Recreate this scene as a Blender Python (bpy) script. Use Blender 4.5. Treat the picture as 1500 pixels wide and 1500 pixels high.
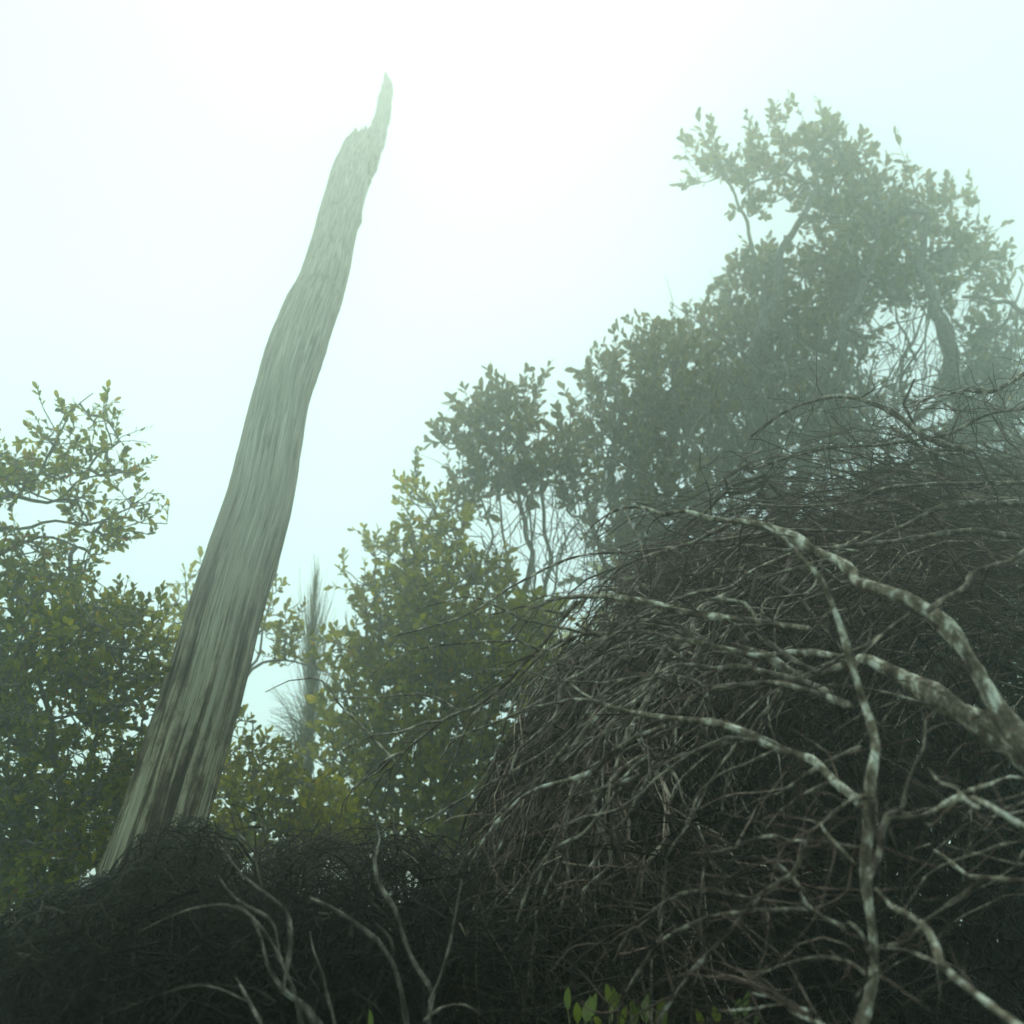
import bpy, math, random
import numpy as np
from mathutils import Vector, Euler

rng = np.random.default_rng(7)
random.seed(7)
S = bpy.context.scene
for o in list(bpy.data.objects):
    bpy.data.objects.remove(o)

# ------------------------------------------------------------------ camera
FOV = math.radians(55.0)
PITCH = math.radians(20.0)
EYE = np.array([0.0, 0.0, 1.6])
cam_d = bpy.data.cameras.new("camera")
cam = bpy.data.objects.new("camera", cam_d)
S.collection.objects.link(cam)
cam.location = EYE
cam.rotation_euler = (math.pi / 2 + PITCH, 0, 0)
cam_d.sensor_width = 36
cam_d.angle = FOV
cam_d.clip_start = 0.05
cam_d.clip_end = 2000
cam_d.dof.use_dof = True
cam_d.dof.focus_distance = 5.0
cam_d.dof.aperture_fstop = 2.2
S.camera = cam

# ------------------------------------------------------------------ light
SUN_EL, SUN_AZ = math.radians(56), math.radians(-4)      # azimuth from +Y towards +X
w = bpy.data.worlds.new("World")
S.world = w
w.use_nodes = True
nt = w.node_tree
nt.nodes.clear()
sky = nt.nodes.new("ShaderNodeTexSky")
sky.sky_type = 'NISHITA'
sky.sun_disc = False
sky.sun_elevation = SUN_EL
sky.sun_rotation = SUN_AZ
bg1 = nt.nodes.new("ShaderNodeBackground")
bg1.inputs[1].default_value = 0.05
nt.links.new(sky.outputs[0], bg1.inputs[0])
bg2 = nt.nodes.new("ShaderNodeBackground")                # the even overcast layer
bg2.inputs[0].default_value = (0.60, 0.92, 0.88, 1)
bg2.inputs[1].default_value = 0.84
add = nt.nodes.new("ShaderNodeAddShader")
wo = nt.nodes.new("ShaderNodeOutputWorld")
nt.links.new(bg1.outputs[0], add.inputs[0])
nt.links.new(bg2.outputs[0], add.inputs[1])
nt.links.new(add.outputs[0], wo.inputs[0])

sun_d = bpy.data.lights.new("sun", 'SUN')
sun_d.energy = 1.5
sun_d.angle = math.radians(95)
sun_d.color = (1.0, 0.83, 0.68)
sun = bpy.data.objects.new("sun", sun_d)
S.collection.objects.link(sun)
sv = Vector((math.sin(SUN_AZ) * math.cos(SUN_EL), math.cos(SUN_AZ) * math.cos(SUN_EL), math.sin(SUN_EL)))
sun.rotation_euler = sv.to_track_quat('Z', 'Y').to_euler()
sun.location = (0, 0, 30)

S.view_settings.view_transform = 'Standard'
S.view_settings.look = 'None'
S.view_settings.gamma = 1
S.view_settings.exposure = 0
S.view_settings.use_curve_mapping = False
S.render.engine = 'CYCLES'
S.cycles.use_denoising = True
S.cycles.max_bounces = 6
S.cycles.diffuse_bounces = 2
S.cycles.glossy_bounces = 1
S.cycles.transmission_bounces = 2
S.cycles.volume_bounces = 3
S.cycles.transparent_max_bounces = 4
S.cycles.sample_clamp_indirect = 3.0

GLARE_DENSITY = 0.025  # veil volume added to imitate lens flare
GLARE_COLOR = (0.885, 1.0, 0.90)
GLARE_G = 0.86

# ------------------------------------------------------------------ helpers
FPX = 750.0 / math.tan(FOV / 2)
cf = np.array([0, math.cos(PITCH), math.sin(PITCH)])
cu = np.array([0, -math.sin(PITCH), math.cos(PITCH)])
cr = np.array([1.0, 0, 0])


def P(x, y, d):
    """the place in the scene, d metres deep, seen at (x, y) of the 1500 px photograph"""
    x, y, d = np.asarray(x, float), np.asarray(y, float), np.asarray(d, float)
    a = (x - 750) / FPX
    b = (750 - y) / FPX
    return EYE + d[..., None] * (cf + a[..., None] * cr + b[..., None] * cu)


def nrm(v):
    return v / np.maximum(np.linalg.norm(v, axis=-1, keepdims=True), 1e-9)


def mesh_np(name, verts, faces, mat, uv=None, smooth=True):
    """faces: list of (F,k) index arrays"""
    me = bpy.data.meshes.new(name)
    verts = np.ascontiguousarray(verts, dtype=np.float32).reshape(-1, 3)
    me.vertices.add(len(verts))
    me.vertices.foreach_set("co", verts.ravel())
    faces = [np.asarray(f, dtype=np.int32) for f in faces if len(f)]
    loops = np.concatenate([f.ravel() for f in faces])
    tot = np.concatenate([np.full(len(f), f.shape[1], np.int32) for f in faces])
    st = np.concatenate([[0], np.cumsum(tot)[:-1]]).astype(np.int32)
    me.loops.add(len(loops))
    me.loops.foreach_set("vertex_index", loops)
    me.polygons.add(len(tot))
    me.polygons.foreach_set("loop_start", st)
    me.polygons.foreach_set("use_smooth", np.full(len(tot), smooth))
    if uv is not None:
        l = me.uv_layers.new(name="UVMap")
        l.data.foreach_set("uv", np.ascontiguousarray(uv[loops], dtype=np.float32).ravel())
    me.materials.append(mat)
    me.update(calc_edges=True)
    return me


def link(name, me, parent=None, kind=None, label=None, cat=None, group=None):
    o = bpy.data.objects.new(name, me)
    S.collection.objects.link(o)
    if parent is not None:
        o.parent = parent
        o.matrix_parent_inverse = parent.matrix_basis.inverted()
    tag(o, label, cat, group, kind)
    return o


def tag(o, label=None, cat=None, group=None, kind=None):
    if label: o["label"] = label
    if cat: o["category"] = cat
    if group: o["group"] = group
    if kind: o["kind"] = kind


def thing(name, loc, label, cat, group=None):
    o = link(name, None, None, None, label, cat, group)
    o.location = Vector([float(v) for v in loc])
    return o


class Bag:
    """collects tubes for one mesh"""
    def __init__(self):
        self.v, self.f, self.uv, self.n = [], [], [], 0

    def tubes(self, pts, rad, k=5, cap=False):
        """pts (M,N,3), rad (M,N)"""
        pts = np.asarray(pts, float)
        if pts.ndim == 2:
            pts = pts[None]
            rad = np.asarray(rad, float)[None]
        M, N, _ = pts.shape
        t = nrm(np.gradient(pts, axis=1))
        mean = nrm(pts[:, -1] - pts[:, 0])
        ref = np.where(np.abs(mean[:, 1:2]) < 0.75, np.array([[0.02, 1.0, 0.03]]), np.array([[1.0, 0.05, 0.02]]))
        a = nrm(np.cross(t, ref[:, None, :]))
        b = np.cross(t, a)
        th = np.arange(k) * 2 * math.pi / k
        ring = a[:, :, None, :] * np.cos(th)[None, None, :, None] + b[:, :, None, :] * np.sin(th)[None, None, :, None]
        v = pts[:, :, None, :] + ring * rad[:, :, None, None]
        i = np.arange(M)[:, None, None] * (N * k) + np.arange(N - 1)[None, :, None] * k
        j = np.arange(k)[None, None, :]
        j2 = (j + 1) % k
        f = np.stack([i + j, i + j2, i + k + j2, i + k + j], -1).reshape(-1, 4) + self.n
        ln = np.concatenate([np.zeros((M, 1)), np.cumsum(np.linalg.norm(np.diff(pts, axis=1), axis=2), 1)], 1)
        uv = np.stack([np.broadcast_to(th / 6.2832, (M, N, k)), np.broadcast_to(ln[:, :, None], (M, N, k))], -1)
        self.v.append(v.reshape(-1, 3)); self.f.append(f); self.uv.append(uv.reshape(-1, 2))
        self.n += M * N * k

    def mesh(self, name, mat):
        return mesh_np(name, np.concatenate(self.v), [np.concatenate(self.f)], mat, np.concatenate(self.uv))


def smooth_path(pts, rad, step, wig=0.0, seed=0, rough=1.0):
    """Catmull-Rom through the points, resampled, with a natural wobble"""
    pts = np.asarray(pts, float); rad = np.asarray(rad, float)
    p = np.vstack([2 * pts[0] - pts[1], pts, 2 * pts[-1] - pts[-2]])
    out, ro = [], []
    for i in range(len(pts) - 1):
        a, b, c, d = p[i], p[i + 1], p[i + 2], p[i + 3]
        n = max(2, int(np.linalg.norm(c - b) / step))
        for s in range(n):
            t = s / n
            out.append(0.5 * (2 * b + (c - a) * t + (2 * a - 5 * b + 4 * c - d) * t * t + (3 * b - a - 3 * c + d) * t ** 3))
            ro.append(rad[i] * (1 - t) + rad[i + 1] * t)
    out.append(pts[-1]); ro.append(rad[-1])
    out, ro = np.array(out), np.array(ro)
    if wig:
        r = np.random.default_rng(seed)
        s = np.arange(len(out)) * step
        for k in range(3):
            fr = 3.0 * 2.1 ** k
            ph = r.uniform(0, 6.28, 3)
            out = out + wig / 1.7 ** k * np.sin(s[:, None] * fr + ph) * np.minimum(1, ro[:, None] * 0 + 1)
        ro = ro * (1 + rough * (0.11 * np.sin(s * 17 + r.uniform(0, 6)) + 0.08 * np.sin(s * 41 + r.uniform(0, 6))))
        ro = ro * (1 + rough * 0.07 * r.normal(size=len(ro)))
        for kn in range(int(len(ro) / 22 * rough)):                 # knots where twigs once grew
            i0 = r.integers(0, len(ro)); ro = ro * (1 + 0.35 * np.exp(-((np.arange(len(ro)) - i0) / 1.5) ** 2))
    return out, np.maximum(ro, 0.0008)


# ------------------------------------------------------------------ materials
def mat_new(name):
    m = bpy.data.materials.new(name)
    m.use_nodes = True
    m.node_tree.nodes.clear()
    return m, m.node_tree.nodes, m.node_tree.links


def ramp(ns, stops):
    r = ns.new("ShaderNodeValToRGB")
    e = r.color_ramp.elements
    while len(e) < len(stops):
        e.new(0.5)
    for q, (p, c) in zip(e, stops):
        q.position = p
        q.color = (*c, 1)
    return r


def bark_mat(name, stops, scale=(14, 14, 14), rough=0.9, uvs=None, bump=0.4, isl=0.0):
    m, ns, ls = mat_new(name)
    out = ns.new("ShaderNodeOutputMaterial"); b = ns.new("ShaderNodeBsdfPrincipled")
    b.inputs["Roughness"].default_value = rough
    b.inputs["Specular IOR Level"].default_value = 0.25
    tc = ns.new("ShaderNodeTexCoord"); mp = ns.new("ShaderNodeMapping")
    mp.inputs["Scale"].default_value = (26, 26, 17) if uvs else scale
    ls.new(tc.outputs["Object"], mp.inputs[0])
    n1 = ns.new("ShaderNodeTexNoise"); n1.inputs["Scale"].default_value = 1.0; n1.inputs["Detail"].default_value = 6; n1.inputs["Roughness"].default_value = 0.65
    ls.new(mp.outputs[0], n1.inputs["Vector"])
    r = ramp(ns, stops)
    fac = n1.outputs[0]
    if isl:
        g = ns.new("ShaderNodeNewGeometry"); mm = ns.new("ShaderNodeMath"); mm.operation = 'MULTIPLY_ADD'
        ls.new(g.outputs["Random Per Island"], mm.inputs[0]); mm.inputs[1].default_value = isl
        m2 = ns.new("ShaderNodeMath"); m2.operation = 'SUBTRACT'; ls.new(n1.outputs[0], m2.inputs[0]); m2.inputs[1].default_value = isl / 2
        ls.new(m2.outputs[0], mm.inputs[2]); fac = mm.outputs[0]
    ls.new(fac, r.inputs[0])
    col = r.outputs[0]
    if uvs:                                                # fine grain along the wood
        m3 = ns.new("ShaderNodeMapping"); m3.inputs["Scale"].default_value = (uvs[0] * 4, uvs[1] * 1.1, 1); ls.new(tc.outputs["UV"], m3.inputs[0])
        n3 = ns.new("ShaderNodeTexNoise"); n3.inputs["Scale"].default_value = 1; n3.inputs["Detail"].default_value = 5; ls.new(m3.outputs[0], n3.inputs["Vector"])
        q3 = ns.new("ShaderNodeMapRange"); q3.inputs[1].default_value = 0.35; q3.inputs[2].default_value = 0.65; q3.inputs[3].default_value = 0.6; q3.inputs[4].default_value = 1.3
        ls.new(n3.outputs[0], q3.inputs[0])
        x3 = ns.new("ShaderNodeMix"); x3.data_type = 'RGBA'; x3.blend_type = 'MULTIPLY'; x3.inputs[0].default_value = 1.0
        ls.new(col, x3.inputs[6]); ls.new(q3.outputs[0], x3.inputs[7]); col = x3.outputs[2]
    ls.new(col, b.inputs["Base Color"])
    bp = ns.new("ShaderNodeBump"); bp.inputs["Strength"].default_value = bump; bp.inputs["Distance"].default_value = 0.01
    ls.new(n1.outputs[0], bp.inputs["Height"]); ls.new(bp.outputs[0], b.inputs["Normal"])
    ls.new(b.outputs[0], out.inputs[0])
    return m


def leaf_mat(name, stops, trans=0.35):
    m, ns, ls = mat_new(name)
    out = ns.new("ShaderNodeOutputMaterial"); b = ns.new("ShaderNodeBsdfPrincipled"); t = ns.new("ShaderNodeBsdfTranslucent")
    g = ns.new("ShaderNodeNewGeometry"); r = ramp(ns, stops)
    ls.new(g.outputs["Random Per Island"], r.inputs[0])
    tc = ns.new("ShaderNodeTexCoord"); n = ns.new("ShaderNodeTexNoise"); n.inputs["Scale"].default_value = 1.6; n.inputs["Detail"].default_value = 2
    ls.new(tc.outputs["Object"], n.inputs["Vector"])
    hs = ns.new("ShaderNodeHueSaturation"); ls.new(r.outputs[0], hs.inputs["Color"])
    mr = ns.new("ShaderNodeMapRange"); mr.inputs[1].default_value = 0.3; mr.inputs[2].default_value = 0.7; mr.inputs[3].default_value = 0.6; mr.inputs[4].default_value = 1.4
    ls.new(n.outputs[0], mr.inputs[0]); ls.new(mr.outputs[0], hs.inputs["Value"])
    ls.new(hs.outputs[0], b.inputs["Base Color"])
    b.inputs["Roughness"].default_value = 0.42
    b.inputs["Specular IOR Level"].default_value = 0.35
    h2 = ns.new("ShaderNodeHueSaturation"); h2.inputs["Value"].default_value = 2.3; h2.inputs["Saturation"].default_value = 1.15
    ls.new(hs.outputs[0], h2.inputs["Color"]); ls.new(h2.outputs[0], t.inputs[0])
    mx = ns.new("ShaderNodeMixShader"); mx.inputs[0].default_value = trans
    ls.new(b.outputs[0], mx.inputs[1]); ls.new(t.outputs[0], mx.inputs[2]); ls.new(mx.outputs[0], out.inputs[0])
    return m


M = {}
M['pale'] = bark_mat('pale_dead_bark', [(0.36, (0.055, 0.036, 0.026)), (0.46, (0.16, 0.115, 0.082)), (0.53, (0.30, 0.235, 0.175)), (0.59, (0.68, 0.60, 0.50)), (0.7, (0.80, 0.74, 0.65))], uvs=(6, 8, 1), bump=1.0)  # whitest patches partly lichen, partly highlights painted onto the limbs
M['limb'] = bark_mat('grey_dead_bark', [(0.36, (0.045, 0.03, 0.022)), (0.5, (0.15, 0.112, 0.086)), (0.57, (0.28, 0.225, 0.175)), (0.66, (0.58, 0.50, 0.41))], uvs=(4, 13, 1), bump=0.8)
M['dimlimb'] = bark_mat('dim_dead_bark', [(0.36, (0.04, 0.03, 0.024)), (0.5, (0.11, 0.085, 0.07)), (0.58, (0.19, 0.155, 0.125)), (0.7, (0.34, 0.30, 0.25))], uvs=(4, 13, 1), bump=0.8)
M['twig'] = bark_mat('dry_twig', [(0.25, (0.02, 0.012, 0.010)), (0.52, (0.072, 0.044, 0.034)), (0.72, (0.25, 0.165, 0.13)), (0.88, (0.68, 0.50, 0.40))], scale=(9, 9, 9), bump=0.0, isl=0.5)  # few strands pale as painted highlights, the rest darkened like shaded gaps
M['shadetwig'] = bark_mat('shaded_dry_twig', [(0.25, (0.008, 0.0065, 0.005)), (0.6, (0.022, 0.017, 0.014)), (0.8, (0.06, 0.048, 0.038)), (0.93, (0.2, 0.16, 0.13))], scale=(7, 7, 7), bump=0.0, isl=0.5)  # copy of the dry twig, darkened to carry the shade of hollow and heaps
M['livebark'] = bark_mat('living_grey_bark', [(0.3, (0.08, 0.065, 0.055)), (0.5, (0.17, 0.15, 0.13)), (0.7, (0.28, 0.27, 0.25))], uvs=(4, 9, 1), bump=0.4)
M['leaf_grey'] = leaf_mat('leaf_dark_olive', [(0.0, (0.06, 0.055, 0.022)), (0.5, (0.125, 0.108, 0.04)), (0.85, (0.20, 0.175, 0.06)), (1.0, (0.26, 0.19, 0.08))], 0.25)
M['leaf_green'] = leaf_mat('leaf_mid_green', [(0.0, (0.08, 0.085, 0.012)), (0.5, (0.19, 0.175, 0.020)), (0.85, (0.27, 0.24, 0.03)), (0.98, (0.30, 0.26, 0.045)), (1.0, (0.34, 0.20, 0.05))], 0.5)
M['leaf_left'] = leaf_mat('leaf_bronze_green', [(0.0, (0.04, 0.05, 0.005)), (0.5, (0.13, 0.14, 0.010)), (0.8, (0.22, 0.195, 0.015)), (0.95, (0.28, 0.23, 0.03)), (1.0, (0.22, 0.09, 0.04))], 0.5)
M['leaf_bright'] = leaf_mat('leaf_bright_green', [(0.0, (0.06, 0.085, 0.02)), (0.5, (0.13, 0.16, 0.035)), (1.0, (0.24, 0.26, 0.06))], 0.3)
M['needle'] = bark_mat('needle_foliage', [(0.2, (0.13, 0.12, 0.05)), (0.6, (0.28, 0.25, 0.12)), (0.9, (0.42, 0.36, 0.2))], bump=0.0, isl=0.6)

# ------------------------------------------------------------------ ground
def ground():
    n = 140
    g = np.linspace(-1, 1, n)
    xs = np.sign(g) * np.abs(g) ** 1.8 * 30
    X, Y = np.meshgrid(xs, xs)
    Z = 0.10 * np.sin(X * 0.7 + 1.3) * np.cos(Y * 0.6) + 0.05 * np.sin(X * 2.3) * np.sin(Y * 1.9 + 0.6) + rng.normal(0, 0.012, X.shape)
    v = np.stack([X, Y, Z], -1).reshape(-1, 3)
    i = (np.arange(n - 1)[:, None] * n + np.arange(n - 1)[None]).ravel()
    f = np.stack([i, i + 1, i + n + 1, i + n], -1)
    m = bark_mat('leaf_litter', [(0.3, (0.02, 0.018, 0.012)), (0.5, (0.05, 0.042, 0.028)), (0.7, (0.10, 0.085, 0.05))], scale=(3, 3, 3), bump=1.0)
    o = link("ground", mesh_np("ground", v, [f], m), kind="structure")
    o["label"] = "dark forest floor covered with leaf litter"
ground()

# ------------------------------------------------------------------ leaning dead trunk
def vnoise(x, y, seed):
    """smooth value noise, periodic in x with period 1"""
    r = np.random.default_rng(seed)
    gx, gy = 24, 64
    T = r.uniform(-1, 1, (gy, gx))
    u = (x % 1.0) * gx; v = y % gy
    i = np.floor(u).astype(int) % gx; j = np.floor(v).astype(int) % gy
    fu = u - np.floor(u); fv = v - np.floor(v)
    fu = fu * fu * (3 - 2 * fu); fv = fv * fv * (3 - 2 * fv)
    return (T[j, i] * (1 - fu) * (1 - fv) + T[j, (i + 1) % gx] * fu * (1 - fv)
            + T[(j + 1) % gy, i] * (1 - fu) * fv + T[(j + 1) % gy, (i + 1) % gx] * fu * fv)


def dead_trunk():
    # centre x, y, full width in px, depth
    rows = [(128, 1500, 178, 6.5), (170, 1400, 152, 6.6), (209, 1300, 134, 6.8), (237, 1210, 124, 7.0), (267, 1110, 118, 7.3), (301, 1000, 110, 7.6),
            (329, 900, 105, 8.0), (356, 810, 101, 8.5), (381, 730, 96, 9.0), (398, 650, 88, 9.6), (413, 580, 82, 10.1), (440, 495, 83, 11.3), (456, 452, 79, 12.1), (473, 411, 69, 13.1),
            (493, 335, 61, 15.3), (512, 262, 58, 18.3), (524, 226, 52, 20.2), (533, 198, 44, 21.6)]
    c = np.array([P(x, y, d) for x, y, _, d in rows])
    r = np.array([wd / 2 / FPX * d for _, _, wd, d in rows])
    # to the ground
    dirn = nrm(c[0] - c[2])
    base = c[0] + dirn * ((c[0][2] + 0.2) / max(-dirn[2], 0.3))
    c = np.vstack([base, c]); r = np.concatenate([[r[0] * 1.25], r])
    p, rr = smooth_path(c, r, 0.07)
    N, K = len(p), 220
    t = nrm(np.gradient(p, axis=0))
    a = nrm(np.cross(t, np.array([0, 1.0, 0.1]))); b = np.cross(t, a)
    th = np.arange(K) / K
    s = np.arange(N) * 0.07
    TH, SS = np.meshgrid(th, s)
    low = np.clip(1.2 - SS / 5.5, 0.15, 1)               # the lower stem is deeply furrowed
    fur = vnoise(TH * 1.0, SS * 0.6, 3) * 0.5 + vnoise(TH * 2, SS * 1.2, 4) * 0.3 + vnoise(TH * 4, SS * 2.2, 5) * 0.16
    crev = np.exp(-(vnoise(TH * 1.0, SS * 0.22, 13) / 0.13) ** 2) + 0.6 * np.exp(-(vnoise(TH * 2.0, SS * 0.3, 14) / 0.15) ** 2)
    knot = np.zeros_like(TH)
    for kt, ks, ka, kr in ((0.62, 4.3, 0.10, 0.14), (0.80, 6.9, 0.12, 0.12), (0.70, 9.3, 0.08, 0.18), (0.92, 11.6, 0.14, 0.16), (0.55, 13.2, 0.10, 0.14)):
        knot += ka * np.exp(-(((TH - kt) * 2.0 / kr) ** 2 + ((SS - ks) / kr / 1.6) ** 2))
    rad = rr[:, None] * (1 - 0.075 * crev * low + knot + 0.10 * fur * low * 1.3 + 0.03 * vnoise(TH * 0.25, SS * 1.1, 9) + 0.012 * vnoise(TH * 4, SS * 7, 6))
    # torn, slanting top
    cut = N - 1 - ((0.5 + 0.5 * np.cos((th - 0.02) * 6.283)) * 16 + np.abs(vnoise(th * 2, th * 0, 8)) * 12 + rng.uniform(0, 3, K)).astype(int)
    v = p[:, None, :] + (a[:, None, :] * np.cos(TH * 2 * math.pi)[..., None] + b[:, None, :] * np.sin(TH * 2 * math.pi)[..., None]) * rad[..., None]
    for k in range(K):
        v[cut[k]:, k] = v[cut[k], k]
    v = v.reshape(-1, 3)
    i = np.arange(N - 1)[:, None] * K; j = np.arange(K)[None]
    f = np.stack([i + j, i + (j + 1) % K, i + K + (j + 1) % K, i + K + j], -1).reshape(-1, 4)
    uv = np.stack([TH, SS], -1).reshape(-1, 2)
    capv = (p[-16])[None]
    v = np.vstack([v, capv]); uv = np.vstack([uv, [[0, 0]]])
    ci = len(v) - 1
    jj = np.arange(K)
    cf_ = np.stack([(N - 1) * K + jj, (N - 1) * K + (jj + 1) % K, np.full(K, ci)], -1)

    m, ns, ls = mat_new("weathered_trunk_wood")
    out = ns.new("ShaderNodeOutputMaterial"); bs = ns.new("ShaderNodeBsdfPrincipled"); bs.inputs["Roughness"].default_value = 0.85
    bs.inputs["Specular IOR Level"].default_value = 0.2
    tc = ns.new("ShaderNodeTexCoord")
    def noise(sx, sy, det=5, ro=0.6):
        mp = ns.new("ShaderNodeMapping"); mp.inputs["Scale"].default_value = (sx, sy, 1)
        ls.new(tc.outputs["UV"], mp.inputs[0])
        n = ns.new("ShaderNodeTexNoise"); n.inputs["Scale"].default_value = 1; n.inputs["Detail"].default_value = det; n.inputs["Roughness"].default_value = ro
        ls.new(mp.outputs[0], n.inputs["Vector"]); return n
    fine = noise(90, 0.8, 8, 0.72); mid = noise(36, 0.42, 7, 0.7); blot = noise(8, 1.6, 6, 0.7); spot = noise(26, 7, 4, 0.7)
    up = ramp(ns, [(0.36, (0.26, 0.22, 0.175)), (0.5, (0.50, 0.435, 0.36)), (0.64, (0.74, 0.66, 0.57))])
    ls.new(fine.outputs[0], up.inputs[0])
    lo = ramp(ns, [(0.43, (0.035, 0.022, 0.017)), (0.475, (0.15, 0.09, 0.065)), (0.50, (0.30, 0.22, 0.14)), (0.525, (0.56, 0.47, 0.32)), (0.66, (0.70, 0.63, 0.48))])
    ms = ns.new("ShaderNodeMath"); ms.operation = 'MULTIPLY_ADD'; ms.inputs[1].default_value = 0.35; ls.new(blot.outputs[0], ms.inputs[0])
    ms2 = ns.new("ShaderNodeMath"); ms2.operation = 'MULTIPLY_ADD'; ms2.inputs[1].default_value = 0.55; ls.new(mid.outputs[0], ms2.inputs[0])
    ms3 = ns.new("ShaderNodeMath"); ms3.operation = 'MULTIPLY'; ms3.inputs[1].default_value = 0.10; ls.new(spot.outputs[0], ms3.inputs[0])
    ls.new(ms3.outputs[0], ms2.inputs[2]); ls.new(ms2.outputs[0], ms.inputs[2]); ls.new(ms.outputs[0], lo.inputs[0])
    sx = ns.new("ShaderNodeSeparateXYZ"); ls.new(tc.outputs["UV"], sx.inputs[0])
    ad = ns.new("ShaderNodeMath"); ad.operation = 'MULTIPLY_ADD'; ad.inputs[1].default_value = 5.0; ls.new(mid.outputs[0], ad.inputs[0]); ls.new(sx.outputs[1], ad.inputs[2])
    mr = ns.new("ShaderNodeMapRange"); mr.inputs[1].default_value = 5.0; mr.inputs[2].default_value = 7.4
    ls.new(ad.outputs[0], mr.inputs[0])
    mx = ns.new("ShaderNodeMix"); mx.data_type = 'RGBA'
    ls.new(mr.outputs[0], mx.inputs[0]); ls.new(lo.outputs[0], mx.inputs[6]); ls.new(up.outputs[0], mx.inputs[7])
    crk = noise(70, 0.55, 3, 0.5)                          # long drying cracks
    ca = ns.new("ShaderNodeMath"); ca.operation = 'SUBTRACT'; ca.inputs[1].default_value = 0.5; ls.new(crk.outputs[0], ca.inputs[0])
    cb = ns.new("ShaderNodeMath"); cb.operation = 'ABSOLUTE'; ls.new(ca.outputs[0], cb.inputs[0])
    cc = ns.new("ShaderNodeMapRange"); cc.inputs[1].default_value = 0.004; cc.inputs[2].default_value = 0.035; cc.inputs[3].default_value = 0.38; cc.inputs[4].default_value = 1.0
    ls.new(cb.outputs[0], cc.inputs[0])
    cm = ns.new("ShaderNodeMix"); cm.data_type = 'RGBA'; cm.blend_type = 'MULTIPLY'; cm.inputs[0].default_value = 1.0
    ls.new(mx.outputs[2], cm.inputs[6]); ls.new(cc.outputs[0], cm.inputs[7])
    ls.new(cm.outputs[2], bs.inputs["Base Color"])
    bp = ns.new("ShaderNodeBump"); bp.inputs["Strength"].default_value = 1.0; bp.inputs["Distance"].default_value = 0.05
    ls.new(fine.outputs[0], bp.inputs["Height"]); ls.new(bp.outputs[0], bs.inputs["Normal"]); ls.new(bs.outputs[0], out.inputs[0])
    t_ = thing("dead_tree", base, "tall branchless dead trunk leaning right with pale weathered wood, rising from the brush", "dead tree")
    link("trunk", mesh_np("trunk", v, [f, cf_], m, uv), t_)
    for nm, rows in (("broken_spike", [(516, 310, 14, 16.5), (533, 260, 26, 18.4), (546, 222, 27, 20.2), (556, 188, 25, 21.8), (563, 155, 22, 23.2), (567, 128, 18, 24.4), (566, 108, 4, 25.2)]),
                     ("splinter", [(514, 232, 16, 21.0), (519, 205, 12, 23.0), (521, 188, 4, 24.0)])):
        c = np.array([P(x, y, d) for x, y, _, d in rows]); r_ = np.array([w_ / 2 / FPX * d for _, _, w_, d in rows])
        pp, qq = smooth_path(c, r_, 0.08, 0.01, 77, rough=0.12)
        g = Bag(); g.tubes(pp, qq, 14); link(nm, g.mesh(nm, m), t_)
dead_trunk()

# ------------------------------------------------------------------ traced dead limbs
LIMBZ, MOUNDZ, LIMBW = 0.80, 0.93, 0.96


def limb(parent, pts, mat='limb', name='limb', twigs=0, seed=0, k=9, wig=0.008, tw=None):
    """pts rows: x, y, width px, depth. Returns points and radii."""
    pts = [(x, y, wd * LIMBW, d * LIMBZ) for x, y, wd, d in pts]
    c = np.array([P(x, y, d) for x, y, _, d in pts])
    r = np.array([wd / 2 / FPX * d for _, _, wd, d in pts])
    p, rr = smooth_path(c, r, 0.025, wig, seed)
    b = Bag(); b.tubes(p, rr, k)
    tips = np.stack([p[0], p[0] + nrm(p[0] - p[1]) * rr[0] * 1.2, ]); b.tubes(tips, np.array([rr[0], rr[0] * .15]), k)
    tips = np.stack([p[-1], p[-1] + nrm(p[-1] - p[-2]) * rr[-1] * 1.2, ]); b.tubes(tips, np.array([rr[-1], rr[-1] * .15]), k)
    link(name, b.mesh(name, M[mat]), parent)
    return p, rr


def D(rows, d0, d1):
    """rows of x,y,w with the depth running from d0 to d1"""
    n = len(rows)
    return [(x, y, wd, d0 + (d1 - d0) * i / (n - 1)) for i, (x, y, wd) in enumerate(rows)]


def side_twigs(parent, paths, n, length, rr, mat='twig', seed=0, droop=0.6, bias=(0, 0, 0), k=4, nodes=9, name='twigs', lab=None):
    """fine dead twigs leaving the limbs, bending under their own weight"""
    r = np.random.default_rng(seed)
    allp = np.concatenate([p[2:] for p, _ in paths]); allt = np.concatenate([nrm(np.gradient(p, axis=0))[2:] for p, _ in paths])
    i = r.integers(0, len(allp), n)
    p0 = allp[i]; t = allt[i] * r.choice([-1, 1], (n, 1), p=[0.25, 0.75])
    d = nrm(t * 0.8 + r.normal(0, 0.75, (n, 3)) + np.array(bias))
    L = length * r.uniform(0.35, 1.25, n) 
    pts = np.zeros((n, nodes, 3)); pts[:, 0] = p0
    dd = d
    for s in range(1, nodes):
        dd = nrm(dd + r.normal(0, 0.16, (n, 3)) + np.array([0, 0, -droop / nodes]))
        pts[:, s] = pts[:, s - 1] + dd * (L / (nodes - 1))[:, None]
    rad = rr * r.uniform(0.5, 1.3, (n, 1)) * np.linspace(1, 0.3, nodes)[None]
    b = Bag(); b.tubes(pts, rad, k)
    link(name, b.mesh(name, M[mat]), parent, kind='stuff', label=lab)
    return pts


def broken_bits(path, n, seed, L=0.05):
    pass


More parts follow.
